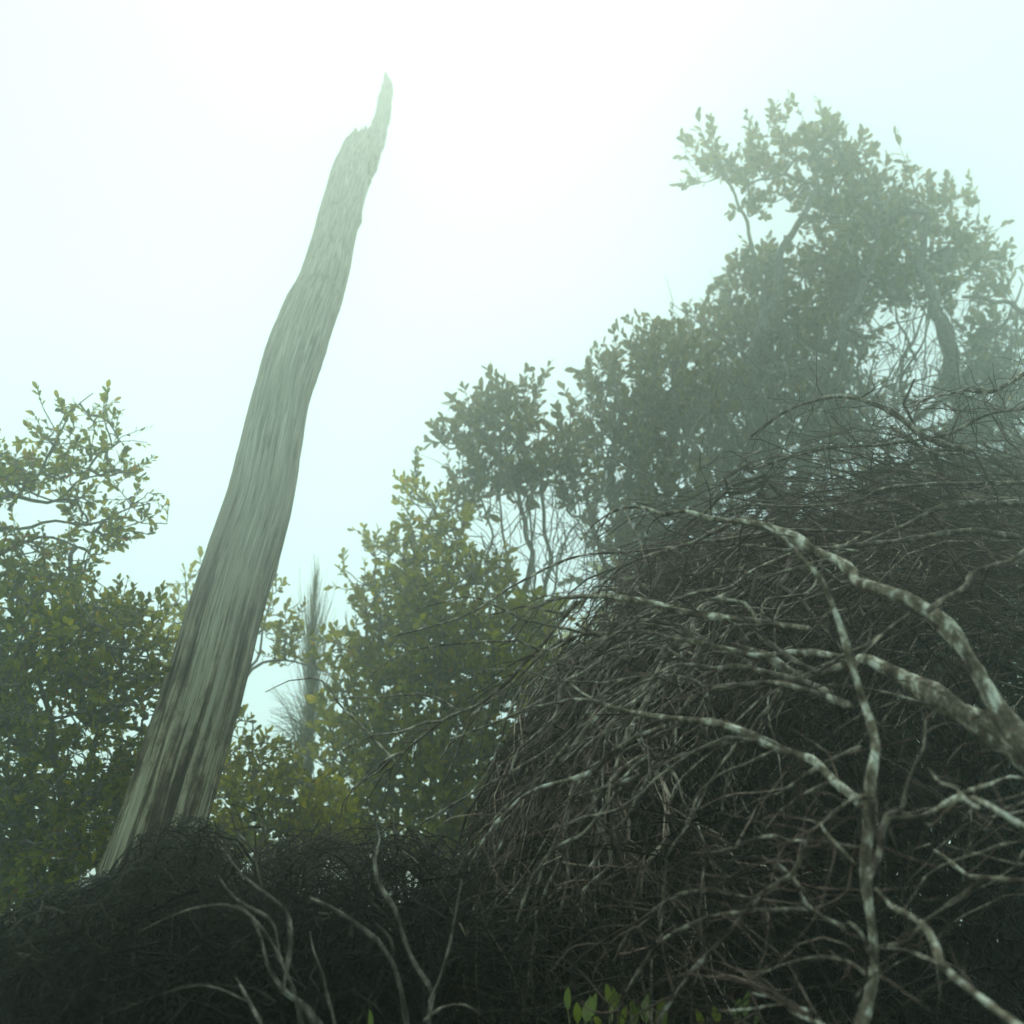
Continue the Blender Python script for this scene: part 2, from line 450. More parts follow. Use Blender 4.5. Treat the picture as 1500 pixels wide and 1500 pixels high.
# big fallen tree whose limbs fan out to the left
root = P(1640, 1230, 2.9)
fallen = thing("fallen_dead_tree", (root[0], root[1], 0), "fallen dead tree with thick pale limbs arching from the right edge to the left", "dead tree")
fl = []
fl.append(limb(fallen, [(1900, 2450, 70, 2.9), (1800, 1750, 56, 2.9)] + D([(1660, 1330, 46), (1560, 1210, 38), (1500, 1100, 30), (1465, 1040, 25), (1420, 960, 22), (1385, 915, 22), (1345, 885, 20), (1300, 868, 17), (1266, 856, 17), (1258, 840, 19),
     (1235, 820, 15), (1195, 803, 14), (1165, 785, 15), (1135, 773, 12), (1100, 763, 11), (1040, 755, 8), (1000, 744, 6), (965, 748, 5), (935, 741, 4), (900, 746, 3), (872, 766, 2)], 2.9, 4.3), 'pale', seed=1, k=12))
fl.append(limb(fallen, [(1980, 2450, 80, 3.1), (1840, 1650, 70, 3.05)] + D([(1640, 1230, 60), (1560, 1160, 55), (1500, 1105, 46), (1440, 1062, 42), (1385, 1030, 34), (1340, 1005, 26), (1300, 984, 18), (1262, 968, 14), (1220, 983, 13), (1170, 990, 15), (1125, 965, 9), (1075, 948, 6)], 3.0, 3.9), 'pale', seed=2, k=12))
fl.append(limb(fallen, D([(1185, 915, 8), (1130, 908, 10), (1080, 903, 10), (1030, 899, 10), (985, 891, 10), (940, 880, 10), (890, 877, 9), (850, 880, 8), (825, 882, 5), (808, 880, 2.5)], 3.7, 4.3), 'pale', seed=3, k=9))
fl.append(limb(fallen, D([(845, 882, 6), (820, 912, 6), (792, 945, 6), (762, 975, 6), (738, 1002, 6), (700, 1032, 5.5), (655, 1054, 5), (615, 1085, 4), (585, 1112, 3), (568, 1135, 2)], 4.25, 4.5), 'limb', seed=4))
fl.append(limb(fallen, D([(1235, 965, 9), (1200, 958, 10), (1160, 955, 9), (1120, 957, 9), (1080, 948, 9), (1030, 935, 8), (985, 930, 7), (940, 922, 6), (900, 925, 6), (850, 928, 5), (825, 940, 4), (795, 955, 3), (770, 965, 2)], 3.6, 4.3), 'pale', seed=5))
fl.append(limb(fallen, D([(1165, 1000, 9), (1120, 985, 9), (1095, 968, 8), (1060, 950, 8), (1025, 930, 7), (1000, 915, 6), (960, 908, 5), (920, 905, 3)], 3.7, 4.3), 'limb', seed=6))
fl.append(limb(fallen, D([(1215, 1010, 13), (1180, 995, 12), (1130, 985, 10), (1085, 976, 9), (1060, 981, 9), (1032, 978, 9), (1005, 965, 7), (980, 952, 6), (960, 948, 4), (915, 950, 2)], 3.5, 4.2), 'limb', seed=7))
fl.append(limb(fallen, D([(1240, 1040, 13), (1180, 1015, 10), (1120, 1000, 8), (1060, 1003, 8), (1035, 1003, 7), (1010, 991, 6), (975, 987, 5), (930, 990, 4), (890, 996, 2)], 3.4, 4.1), 'limb', seed=8))
fl.append(limb(fallen, D([(1268, 1172, 15), (1225, 1140, 15), (1190, 1110, 14), (1140, 1095, 13), (1090, 1070, 12), (1040, 1055, 10), (1000, 1052, 9), (960, 1048, 8), (925, 1042, 7), (890, 1032, 6), (860, 1018, 5), (835, 1000, 3)], 3.1, 4.0), 'pale', seed=9, k=10))
fl.append(limb(fallen, D([(1100, 1075, 8), (1060, 1085, 8), (1020, 1098, 8), (970, 1115, 7), (935, 1137, 7), (900, 1150, 6), (850, 1165, 5)], 3.6, 4.0), 'limb', seed=10))
fl.append(limb(fallen, D([(970, 1060, 8), (930, 1075, 8), (900, 1095, 8), (880, 1112, 8), (860, 1130, 8), (830, 1140, 7), (790, 1150, 7), (760, 1167, 6), (730, 1200, 5), (705, 1235, 3), (690, 1270, 2)], 3.7, 4.1), 'pale', seed=11))
fl.append(limb(fallen, D([(905, 1160, 6), (885, 1185, 6), (870, 1205, 6), (850, 1228, 6), (820, 1240, 5), (795, 1260, 5), (775, 1300, 4), (760, 1350, 3)], 3.8, 4.0), 'limb', seed=12))
fl.append(limb(fallen, D([(1360, 890, 7), (1380, 876, 7), (1405, 865, 7), (1419, 855, 8), (1424, 840, 7), (1450, 830, 7), (1480, 822, 7), (1510, 800, 6), (1560, 770, 5)], 3.2, 3.5), 'limb', seed=13))
fl.append(limb(fallen, D([(1340, 894, 6), (1300, 920, 7), (1270, 938, 7), (1235, 952, 6), (1200, 975, 4)], 3.2, 3.4), 'limb', seed=14))
fl.append(limb(fallen, D([(1100, 765, 7), (1060, 778, 6), (1010, 800, 5), (960, 812, 5), (910, 830, 4), (880, 860, 3), (860, 900, 2)], 4.1, 4.5), 'limb', seed=15))
fl.append(limb(fallen, D([(1200, 990, 10), (1160, 970, 9), (1130, 950, 7), (1110, 930, 6), (1112, 915, 6), (1095, 888, 5), (1050, 883, 4), (1020, 890, 3)], 3.6, 4.0), 'limb', seed=16))
side_twigs(fallen, fl[1:9], 80, 0.6, 0.0055, 'limb', 20, droop=1.1, bias=(-2.2, 0.7, 0.35), k=6, nodes=14, name='branchlets')
side_twigs(fallen, fl, 560, 0.26, 0.0022, 'twig', 21, droop=1.3, bias=(-0.7, 0.7, 0.0), k=4, name='twigs')

LIMBW = 0.80
# standing crooked stem in front
st = P(1248, 1560, 2.6)
stem = thing("dead_sapling", (st[0], st[1], 0), "crooked slender dead stem with peeling pale bark standing upright at the lower right", "dead tree")
sl = []
g0 = P(1225, 1640, 2.55); 
sl.append(limb(stem, D([(1190, 2100, 40), (1215, 1800, 34), (1235, 1600, 28), (1255, 1500, 24), (1273, 1430, 20), (1272, 1370, 17), (1264, 1310, 20), (1264, 1260, 21), (1272, 1200, 22), (1276, 1150, 22),
     (1286, 1105, 21), (1280, 1065, 17), (1268, 1030, 13), (1250, 975, 11), (1236, 930, 10), (1222, 890, 9), (1205, 850, 8), (1178, 815, 7), (1145, 782, 5), (1110, 760, 3)], 2.5, 3.3), 'pale', 'trunk', seed=31, k=12))
sl.append(limb(stem, D([(1262, 1400, 7), (1256, 1382, 7), (1246, 1366, 7), (1233, 1357, 5)], 2.55, 2.5), 'pale', 'branch', seed=32))
sl.append(limb(stem, D([(1262, 1168, 8), (1245, 1172, 8), (1210, 1196, 9), (1185, 1220, 9), (1172, 1250, 8), (1160, 1277, 8), (1130, 1300, 7), (1107, 1315, 6), (1085, 1312, 4)], 2.7, 3.1), 'limb', 'branch', seed=33))
sl.append(limb(stem, D([(1275, 1290, 12), (1287, 1260, 12), (1292, 1225, 12), (1297, 1195, 9), (1318, 1190, 7), (1324, 1160, 6), (1335, 1130, 5), (1350, 1100, 4), (1352, 1060, 3)], 2.62, 2.9), 'limb', 'branch', seed=34))
sl.append(limb(stem, D([(1250, 1262, 6), (1232, 1245, 7), (1212, 1226, 5), (1200, 1210, 3)], 2.62, 2.7), 'pale', 'branch', seed=35))
sl.append(limb(stem, D([(1262, 1425, 8), (1235, 1405, 7), (1200, 1398, 6), (1160, 1403, 5), (1120, 1418, 4), (1085, 1440, 3)], 2.6, 3.0), 'limb', 'branch', seed=36))
sl.append(limb(stem, D([(1265, 1465, 5), (1280, 1440, 5), (1290, 1430, 4), (1298, 1422, 2.5)], 2.5, 2.45), 'limb', 'branch', seed=37))
side_twigs(stem, sl[1:], 90, 0.22, 0.0018, 'twig', 38, droop=0.3)

# forked limb thrust in from the right edge
ra = P(1580, 1270, 2.6)
fork = thing("fallen_branch", (ra[0], ra[1], 0), "forked bleached branch reaching in from the right edge with two short pointed ends", "branch", "pale fallen branches at the lower right")
f1 = [limb(fork, [(1900, 2500, 34, 2.4), (1800, 1800, 26, 2.4)] + D([(1640, 1330, 20), (1560, 1250, 14), (1500, 1212, 11), (1460, 1190, 10), (1432, 1177, 10), (1408, 1179, 9), (1388, 1198, 8), (1371, 1213, 7), (1358, 1210, 4)], 2.4, 2.8), 'pale', 'branch', seed=41),
      limb(fork, D([(1445, 1180, 6), (1425, 1170, 6), (1410, 1153, 6), (1385, 1147, 6), (1366, 1126, 4)], 2.55, 2.7), 'pale', 'branch', seed=42),
      limb(fork, [(1700, 1450, 14, 2.5), (1590, 1200, 10, 2.9)] + D([(1500, 1140, 6), (1450, 1150, 7), (1415, 1163, 8), (1385, 1182, 9), (1360, 1199, 8), (1330, 1202, 7), (1303, 1204, 5)], 3.0, 2.7), 'pale', 'branch', seed=43)]
side_twigs(fork, f1, 60, 0.2, 0.0016, 'twig', 44, droop=0.3)

ra = P(1620, 1600, 2.3)
low = thing("fallen_branch", (ra[0], ra[1], 0), "long bleached branch sloping from the bottom right corner up to the crooked stem", "branch", "pale fallen branches at the lower right")
f2 = [limb(low, [(1850, 2700, 44, 2.2), (1760, 1900, 36, 2.1)] + D([(1640, 1590, 30), (1560, 1540, 22), (1500, 1497, 17), (1470, 1475, 16), (1430, 1448, 14), (1390, 1417, 13), (1381, 1398, 12), (1366, 1368, 12), (1343, 1351, 11), (1310, 1335, 10), (1286, 1309, 7)], 2.1, 2.75), 'pale', 'branch', seed=51, k=10),
      limb(low, D([(1390, 1416, 9), (1372, 1410, 7), (1340, 1395, 6), (1310, 1387, 5), (1288, 1387, 3)], 2.4, 2.6), 'limb', 'branch', seed=52),
      limb(low, D([(1410, 1432, 4), (1412, 1415, 3), (1411, 1395, 2)], 2.4, 2.4), 'limb', 'branch', seed=53)]
side_twigs(low, f2, 60, 0.2, 0.0016, 'twig', 54, droop=0.3)

ra = P(1620, 1300, 3.0)
kn = thing("fallen_branch", (ra[0], ra[1], 0), "knotted mossy branch lying level at the right edge halfway down the dark hollow", "branch", "pale fallen branches at the lower right")
f3 = [limb(kn, [(1950, 2500, 36, 2.8), (1850, 1650, 26, 2.8)] + D([(1640, 1300, 18), (1560, 1290, 15), (1500, 1286, 12), (1460, 1284, 11), (1430, 1283, 10), (1412, 1280, 7), (1390, 1262, 6), (1366, 1244, 3)], 2.7, 3.0), 'pale', 'branch', seed=61),
      limb(kn, D([(1428, 1285, 9), (1412, 1303, 10), (1385, 1325, 8), (1355, 1350, 8), (1335, 1378, 8), (1300, 1387, 7), (1285, 1386, 4)], 2.9, 3.1), 'limb', 'branch', seed=62),
      limb(kn, D([(1366, 1244, 3), (1350, 1250, 3), (1332, 1255, 2)], 3.0, 3.0), 'limb', 'branch', seed=63)]
side_twigs(kn, f3, 60, 0.25, 0.0018, 'twig', 64, droop=0.3)

# ------------------------------------------------------------------ dead brush mounds
def dome(n, cx, cy, rx, ry, d0, d1, a0, a1, q0, q1, length, rad, seed, mat='twig', noise=0.10, nodes=12, hang=0.0, wob=1.5, back=2.6):
    """arching dead strands that run over a mound and fall to its foot.
    (cx,cy,rx,ry) is the mound's profile, d0..d1 its depth in metres, a0..a1 the angles (deg, 0 = right, 90 = top, 180 = left) where strands start,
    q0..q1 how far out they lie."""
    r = np.random.default_rng(seed)
    rad = rad * MOUNDZ
    nb = max(4, n // 14)                                    # strands grow in tufts
    bi = r.integers(0, nb, n)
    a = np.radians(r.uniform(a0, a1, nb))[bi] + r.normal(0, 0.07, n)
    q = (q0 + (q1 - q0) * r.beta(2.0, 1.2, nb))[bi] + r.normal(0, 0.025, n)
    d = (r.uniform(d0, d1, nb)[bi] + r.normal(0, 0.12, n)) * MOUNDZ
    L = length * r.uniform(0.35, 1.3, n)
    pts = np.zeros((n, nodes, 3))
    grow = r.normal(0, noise, nb)[bi] + r.normal(0, noise * 0.7, n); dv = r.normal(0, 0.12, n)
    wv = wob * np.cumsum(np.cumsum(r.normal(0, 1, (n, nodes, 2)), 1), 1) * 0.006 + wob * np.cumsum(r.normal(0, 1, (n, nodes, 2)), 1) * 0.016 + r.normal(0, 1, (n, nodes, 2)) * 0.006
    for s in range(nodes):
        f = s / (nodes - 1)
        aa = a + L * f
        over = np.maximum(0, aa - math.pi)                 # past the widest point they hang straight down
        aa2 = np.minimum(aa, math.pi)
        qq = np.minimum(q * (1 + grow * f), 1.05 + 0.02 * grow)
        x = cx + rx * qq * np.cos(aa2) + 25 * over * r.normal(0, 0.05) + wv[:, s, 0] * rx
        y = cy - ry * qq * np.sin(aa2) + over * ry * (1 + hang) + wv[:, s, 1] * ry
        pts[:, s] = P(x, y, d + dv * f * (d1 - d0) + back * np.clip((cy - y) / ry, 0, 1) ** 1.5)
    pts[..., 2] = np.maximum(pts[..., 2], 0.02)
    R = rad * r.lognormal(0, 0.62, (n, 1)) * np.linspace(1, 0.35, nodes)[None]
    return pts, R


def add_strand_forks(pts, R, n, length, seed, droop=0.05):
    r = np.random.default_rng(seed)
    m, N, _ = pts.shape
    i = r.integers(0, m, n); j = r.integers(1, N - 1, n)
    p0 = pts[i, j]; t = nrm(pts[i, j + 1] - pts[i, j - 1])
    nodes = 7
    out = np.zeros((n, nodes, 3)); out[:, 0] = p0
    d = nrm(t + r.normal(0, 0.58, (n, 3)))
    L = length * r.uniform(0.3, 1.3, n)
    for s in range(1, nodes):
        d = nrm(d + r.normal(0, 0.17, (n, 3)) + np.array([0, 0, -droop]))
        out[:, s] = out[:, s - 1] + d * (L / (nodes - 1))[:, None]
    return out, R[i, j][:, None] * 0.7 * np.linspace(1, 0.35, nodes)[None]


def profile_keep(st, prof):
    """leave out strands that would stick out of the mound's profile"""
    if prof is None: return st
    p, R = st
    rel = p - EYE
    z = rel @ cf
    X = 750 + FPX * rel[..., 0] / z; Y = 750 - FPX * (rel @ cu) / z
    top = np.interp(X, [q[0] for q in prof], [q[1] for q in prof])
    k = (Y > top).mean(1) > 0.97
    return p[k], R[k]


def mound(name, loc, label, sets, mat, forks, flen, seed, prof=None):
    t = thing(name, loc, label, "dead brush")
    b = Bag()
    for s in sets:
        s = profile_keep(s, prof)
        b.tubes(*s, k=3)
        nf = int(len(s[0]) * forks)
        b.tubes(*profile_keep(add_strand_forks(s[0], s[1], nf, flen, seed), prof), k=3)
        seed += 1
    link("twigs", b.mesh("twigs", M[mat]), t, kind='stuff')
    return t


PROF = [(560, 1600), (640, 1300), (700, 1130), (780, 980), (830, 860), (870, 770), (930, 720), (1010, 690), (1100, 620), (1200, 580), (1350, 550), (1500, 530), (1800, 500)]
C0 = P(1300, 1300, 5.0)
thick = mound("dead_thicket", (C0[0], C0[1], 0), "great arching mound of dry brown twigs sweeping left over a dark hollow", [
    dome(1700, 1330, 1330, 630, 620, 4.6, 6.6, 30, 150, 0.62, 1.0, 0.9, 0.0056, 101),
    dome(1200, 1330, 1330, 600, 560, 4.3, 5.4, 95, 175, 0.72, 0.98, 0.8, 0.0048, 102),
    dome(900, 1330, 1330, 520, 520, 4.7, 6.4, 10, 118, 0.62, 0.95, 0.5, 0.0046, 103),
    dome(900, 1480, 1250, 620, 540, 5.6, 7.4, 50, 130, 0.70, 1.06, 0.6, 0.0060, 104, noise=0.14, back=4.0),
    dome(500, 1330, 1330, 600, 590, 4.4, 5.6, 100, 165, 0.80, 1.0, 0.6, 0.0080, 106, noise=0.12),
], 'twig', 1.8, 0.26, 110, PROF)
# hollow: tangled twigs deep inside, its shade put into their colour
r_ = np.random.default_rng(120)
def tangle(n, x0, x1, y0, y1, d0, d1, L, rad, seed, dirb=(0, 0, -0.3), nodes=9, wob=0.3):
    r = np.random.default_rng(seed)
    p = P(r.uniform(x0, x1, n), r.uniform(y0, y1, n), r.uniform(d0, d1, n) * MOUNDZ)
    d = nrm(r.normal(0, 0.6, (n, 3)) + np.array(dirb))
    pts = np.zeros((n, nodes, 3)); pts[:, 0] = p
    LL = L * r.uniform(0.4, 1.3, n)
    for s in range(1, nodes):
        d = nrm(d + r.normal(0, wob, (n, 3)))
        pts[:, s] = pts[:, s - 1] + d * (LL / (nodes - 1))[:, None]
    return pts, rad * r.lognormal(0, 0.4, (n, 1)) * np.linspace(1, 0.3, nodes)[None]

C1 = P(1250, 1300, 6.8)
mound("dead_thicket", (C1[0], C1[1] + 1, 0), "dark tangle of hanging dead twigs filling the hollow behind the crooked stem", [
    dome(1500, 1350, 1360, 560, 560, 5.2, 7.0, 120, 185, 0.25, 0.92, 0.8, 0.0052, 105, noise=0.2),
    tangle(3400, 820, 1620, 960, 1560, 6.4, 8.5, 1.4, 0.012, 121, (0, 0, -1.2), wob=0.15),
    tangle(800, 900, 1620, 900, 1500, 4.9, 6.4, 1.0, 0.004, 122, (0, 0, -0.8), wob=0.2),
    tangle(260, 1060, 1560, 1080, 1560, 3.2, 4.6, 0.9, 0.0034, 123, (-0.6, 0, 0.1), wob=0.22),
], 'shadetwig', 1.2, 0.4, 130, PROF)

ap, ar = dome(30, 1330, 1330, 600, 560, 3.75, 4.3, 70, 165, 0.60, 1.0, 0.85, 0.0105, 25, noise=0.10, nodes=16, wob=1.0, back=1.0)
for i in range(len(ap)):
    pp, qq = smooth_path(ap[i][::2], ar[i][::2] * 0.5 + 0.0022, 0.03, 0.006, 900 + i)
    g = Bag(); g.tubes(pp, qq, 6); link('branch', g.mesh('branch', M['limb']), fallen)

# lower left mounds
LIMBZ, MOUNDZ = 0.70, 0.74
C2 = P(260, 1450, 4.6)
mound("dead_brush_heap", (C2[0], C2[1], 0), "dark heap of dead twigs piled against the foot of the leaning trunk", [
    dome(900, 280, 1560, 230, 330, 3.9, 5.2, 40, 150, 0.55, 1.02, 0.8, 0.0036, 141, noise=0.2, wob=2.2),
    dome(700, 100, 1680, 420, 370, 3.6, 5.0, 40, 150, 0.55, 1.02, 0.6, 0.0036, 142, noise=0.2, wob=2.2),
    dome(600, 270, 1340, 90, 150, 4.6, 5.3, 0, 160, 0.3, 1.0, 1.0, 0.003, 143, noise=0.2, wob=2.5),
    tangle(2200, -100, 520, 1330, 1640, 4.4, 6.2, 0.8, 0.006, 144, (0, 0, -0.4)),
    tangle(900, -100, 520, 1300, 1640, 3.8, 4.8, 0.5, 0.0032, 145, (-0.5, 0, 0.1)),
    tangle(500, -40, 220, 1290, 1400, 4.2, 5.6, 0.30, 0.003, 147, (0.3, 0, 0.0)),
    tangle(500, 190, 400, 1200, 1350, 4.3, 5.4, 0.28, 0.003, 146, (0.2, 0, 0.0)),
], 'shadetwig', 1.3, 0.22, 150, [(-200, 1420), (0, 1335), (90, 1295), (160, 1272), (195, 1225), (250, 1188), (310, 1195), (350, 1225), (400, 1290), (600, 1320)])
C3 = P(520, 1450, 4.9)
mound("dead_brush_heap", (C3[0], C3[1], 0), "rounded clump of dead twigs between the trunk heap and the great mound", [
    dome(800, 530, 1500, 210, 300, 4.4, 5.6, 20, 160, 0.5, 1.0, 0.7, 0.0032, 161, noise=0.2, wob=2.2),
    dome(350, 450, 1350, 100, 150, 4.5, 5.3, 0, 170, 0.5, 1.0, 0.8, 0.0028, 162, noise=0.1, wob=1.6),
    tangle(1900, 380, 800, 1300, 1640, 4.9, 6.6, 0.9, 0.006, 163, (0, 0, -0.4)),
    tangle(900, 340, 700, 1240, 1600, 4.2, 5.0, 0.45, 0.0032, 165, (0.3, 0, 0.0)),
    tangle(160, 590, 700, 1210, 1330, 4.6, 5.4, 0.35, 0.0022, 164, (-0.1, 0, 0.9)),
], 'shadetwig', 1.3, 0.22, 170, [(300, 1400), (370, 1260), (400, 1215), (470, 1200), (520, 1205), (560, 1190), (700, 1240), (900, 1300)])

# crooked dead saplings lower left, one thing per plant
def sapling(label, base_px, parts, seed, grp="crooked dead stems at the lower left"):
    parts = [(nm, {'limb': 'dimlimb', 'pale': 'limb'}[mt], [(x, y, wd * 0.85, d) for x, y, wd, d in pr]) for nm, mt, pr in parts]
    b = P(*base_px)
    t = thing("dead_sapling", (b[0], b[1], 0), label, "dead tree", grp)
    L = [limb(t, pr, mt, nm, seed=seed + i) for i, (nm, mt, pr) in enumerate(parts)]
    side_twigs(t, L, 12 * len(L), 0.18, 0.0016, 'shadetwig', seed, droop=0.2)
sapling("crooked dead stem forking into a thin Y beside the foot of the leaning trunk", (470, 1600, 3.7), [
    ('trunk', 'limb', D([(540, 1700, 22), (500, 1560, 18), (455, 1482, 13), (420, 1455, 12), (397, 1420, 10), (388, 1385, 9), (372, 1350, 8), (350, 1330, 6)], 3.7, 4.1)),
    ('branch', 'limb', D([(415, 1450, 9), (425, 1400, 11), (427, 1360, 9), (420, 1330, 8), (385, 1300, 8), (355, 1275, 6), (322, 1236, 4)], 3.85, 4.2)),
    ('branch', 'pale', D([(383, 1297, 5), (377, 1270, 5.5), (375, 1247, 6), (386, 1228, 5), (388, 1208, 5), (378, 1188, 3)], 4.0, 4.1)),
    ('branch', 'pale', D([(375, 1247, 4), (362, 1234, 4), (348, 1220, 3)], 4.0, 4.05)),
    ('branch', 'limb', D([(408, 1400, 5), (404, 1372, 7), (394, 1345, 7), (360, 1325, 7), (337, 1302, 6), (325, 1278, 4)], 3.9, 4.1))], 200)
sapling("straight slanting dead stem rising from the bottom edge to the left of the great mound", (620, 1600, 3.8), [
    ('trunk', 'limb', D([(660, 1760, 22), (640, 1600, 16), (622, 1500, 11), (630, 1460, 11), (606, 1420, 11), (592, 1390, 10), (576, 1340, 9), (552, 1300, 9), (546, 1262, 7), (554, 1230, 5), (548, 1200, 3)], 3.7, 4.4)),
    ('branch', 'limb', D([(628, 1465, 7), (648, 1425, 7), (662, 1385, 6), (672, 1340, 5), (680, 1290, 3)], 3.85, 4.1)),
    ('branch', 'pale', D([(622, 1490, 7), (648, 1471, 7), (680, 1467, 6), (702, 1482, 5)], 3.8, 3.9))], 220)
sapling("short stubby dead stem leaning left across the rounded twig clump", (560, 1560, 4.1), [
    ('trunk', 'limb', D([(640, 1700, 14), (590, 1450, 12), (560, 1385, 10), (545, 1370, 10), (520, 1350, 9), (482, 1325, 9), (452, 1311, 6)], 4.1, 4.3)),
    ('branch', 'limb', D([(570, 1395, 6), (566, 1370, 7), (552, 1353, 7), (545, 1345, 5)], 4.1, 4.1))], 240)
sapling("thin dead stem standing alone in the dark between the two twig heaps", (490, 1600, 3.9), [
    ('trunk', 'limb', D([(520, 1720, 12), (500, 1560, 9), (485, 1490, 6), (478, 1462, 6), (472, 1430, 6), (460, 1400, 5), (455, 1370, 3)], 3.8, 4.0))], 250)
sapling("pale bent dead stem at the bottom edge under the leaning trunk", (400, 1600, 3.6), [
    ('trunk', 'limb', D([(430, 1720, 14), (400, 1580, 12), (380, 1500, 10), (370, 1480, 9), (355, 1450, 8), (345, 1430, 4)], 3.5, 3.8)),
    ('branch', 'limb', D([(360, 1460, 5), (300, 1440, 4), (240, 1455, 3), (180, 1480, 2)], 3.7, 3.7))], 260)
sapling("thin dead stem arching low toward the left across the trunk heap", (420, 1560, 3.9), [
    ('trunk', 'limb', D([(460, 1700, 14), (440, 1500, 9), (395, 1380, 7), (350, 1330, 6), (300, 1332, 5), (255, 1350, 4), (205, 1376, 3)], 3.8, 4.0))], 265)

LIMBZ, MOUNDZ = 0.80, 0.93
# loose dead boughs over the great mound (each lies on it)
LIMBZ = 1.08
def bough(label, rows, d0, d1, seed, mt='limb', tw=60, extra=()):
    b = P(rows[0][0], rows[0][1], d0)
    t = thing("dead_bough", b, label, "branch", "dead boughs lying over the twig mound")
    L = [limb(t, D(rows, d0, d1), mt, 'branch', seed=seed)]
    for i, (rw, a, c) in enumerate(extra):
        L.append(limb(t, D(rw, a, c), mt, 'branch', seed=seed + 50 + i))
    if tw: side_twigs(t, L, tw, 0.35, 0.0028, 'twig', seed, droop=0.5)
bough("long thin bough running nearly level across the mound just above the thickest limb", [(1560, 700, 8), (1500, 706, 8), (1400, 708, 8), (1350, 710, 7), (1300, 713, 7), (1260, 730, 6), (1210, 738, 6), (1150, 742, 5), (1100, 741, 4), (1060, 752, 3)], 4.6, 5.0, 301)
bough("pale kinked bough at the right edge against the green crown, below the sky gap", [(1560, 520, 9), (1500, 551, 8), (1475, 565, 8), (1450, 575, 9), (1420, 573, 6), (1380, 580, 5), (1333, 590, 3)], 5.4, 5.8, 302, 'pale')
bough("short pale bough slanting down to the right below the sky gap", [(1405, 664, 5), (1370, 663, 6), (1340, 650, 6), (1320, 635, 6), (1303, 624, 4)], 5.2, 5.4, 303, 'pale', 20)
bough("dark bough arching over the top of the mound beneath the tree", [(1420, 660, 12), (1360, 640, 12), (1320, 612, 11), (1280, 590, 10), (1240, 578, 8), (1200, 582, 7), (1150, 600, 6), (1100, 640, 4)], 5.2, 5.8, 304)
bough("dark level bough near the right edge with the small bright gaps above it", [(1580, 745, 16), (1500, 735, 14), (1420, 738, 13), (1370, 745, 11), (1320, 770, 10), (1250, 800, 8), (1180, 830, 7), (1110, 850, 5)], 4.8, 5.2, 305)
bough("bough crossing the right edge and dipping left below the gaps", [(1580, 800, 12), (1500, 790, 11), (1420, 780, 10), (1330, 790, 10), (1240, 798, 8), (1160, 805, 6), (1080, 800, 4), (1000, 830, 3)], 4.6, 5.2, 306)
bough("thin bough rising to the right edge among the leaves", [(1100, 690, 4), (1160, 668, 5), (1220, 655, 6), (1290, 650, 6), (1380, 640, 6), (1440, 610, 6), (1500, 600, 6), (1560, 590, 6)], 5.6, 5.0, 307)
LIMBZ = 0.80
bough("low bough curving down to the left in the middle of the dark hollow", [(1180, 1322, 7), (1100, 1315, 7), (1060, 1310, 7), (1020, 1308, 6), (985, 1320, 6), (950, 1345, 5), (920, 1372, 5), (900, 1410, 3)], 3.3, 3.5, 308, tw=30)
bough("second low bough curving down left with pale bark, below the first", [(1190, 1330, 8), (1140, 1332, 7), (1090, 1336, 7), (1040, 1343, 7), (1000, 1360, 7), (965, 1381, 6), (945, 1410, 6), (922, 1450, 5), (905, 1490, 3)], 3.1, 3.3, 309, tw=30)
bough("dim bough falling from the crooked stem to the bottom edge", [(1160, 1280, 9), (1110, 1320, 10), (1085, 1350, 10), (1060, 1375, 9), (1030, 1405, 9), (1000, 1440, 8), (970, 1485, 7), (950, 1540, 6)], 3.2, 3.2, 310, tw=30)
bough("wiry bough on the ground at the bottom edge left of the crooked stem", [(1240, 1530, 8), (1205, 1498, 8), (1180, 1486, 8), (1155, 1476, 7), (1130, 1455, 6), (1095, 1448, 4)], 2.7, 2.9, 311, 'pale', 20, [([(1180, 1486, 5), (1140, 1476, 5), (1100, 1482, 4), (1050, 1486, 3)], 2.8, 2.9)])
bough("straight dark bough reaching left from behind the crooked stem above the hollow", [(1260, 1095, 8), (1205, 1120, 8), (1180, 1135, 7), (1140, 1160, 6), (1112, 1166, 3)], 3.3, 3.5, 312, tw=20)
bough("crossing bough of tangled thin branches left of the crooked stem", [(1262, 1240, 8), (1200, 1232, 8), (1160, 1231, 8), (1140, 1222, 8), (1110, 1226, 7), (1070, 1240, 6), (1020, 1245, 4)], 3.0, 3.3, 313, tw=40,
      extra=[([(1235, 1358, 8), (1200, 1341, 8), (1175, 1320, 8), (1160, 1290, 7), (1140, 1268, 6), (1115, 1253, 4)], 2.9, 3.1)])
bough("thin curved bough hanging down the left side of the mound", [(960, 1090, 8), (900, 1140, 7), (860, 1190, 7), (820, 1250, 6), (790, 1320, 6), (775, 1400, 5), (765, 1500, 4)], 4.0, 4.2, 314)
bough("outermost thin bough trailing down to the ground at the left of the mound", [(860, 1060, 7), (810, 1120, 6), (770, 1170, 6), (735, 1230, 6), (700, 1300, 5), (680, 1380, 4), (670, 1470, 3)], 4.1, 4.3, 315)
r3 = np.random.default_rng(77)

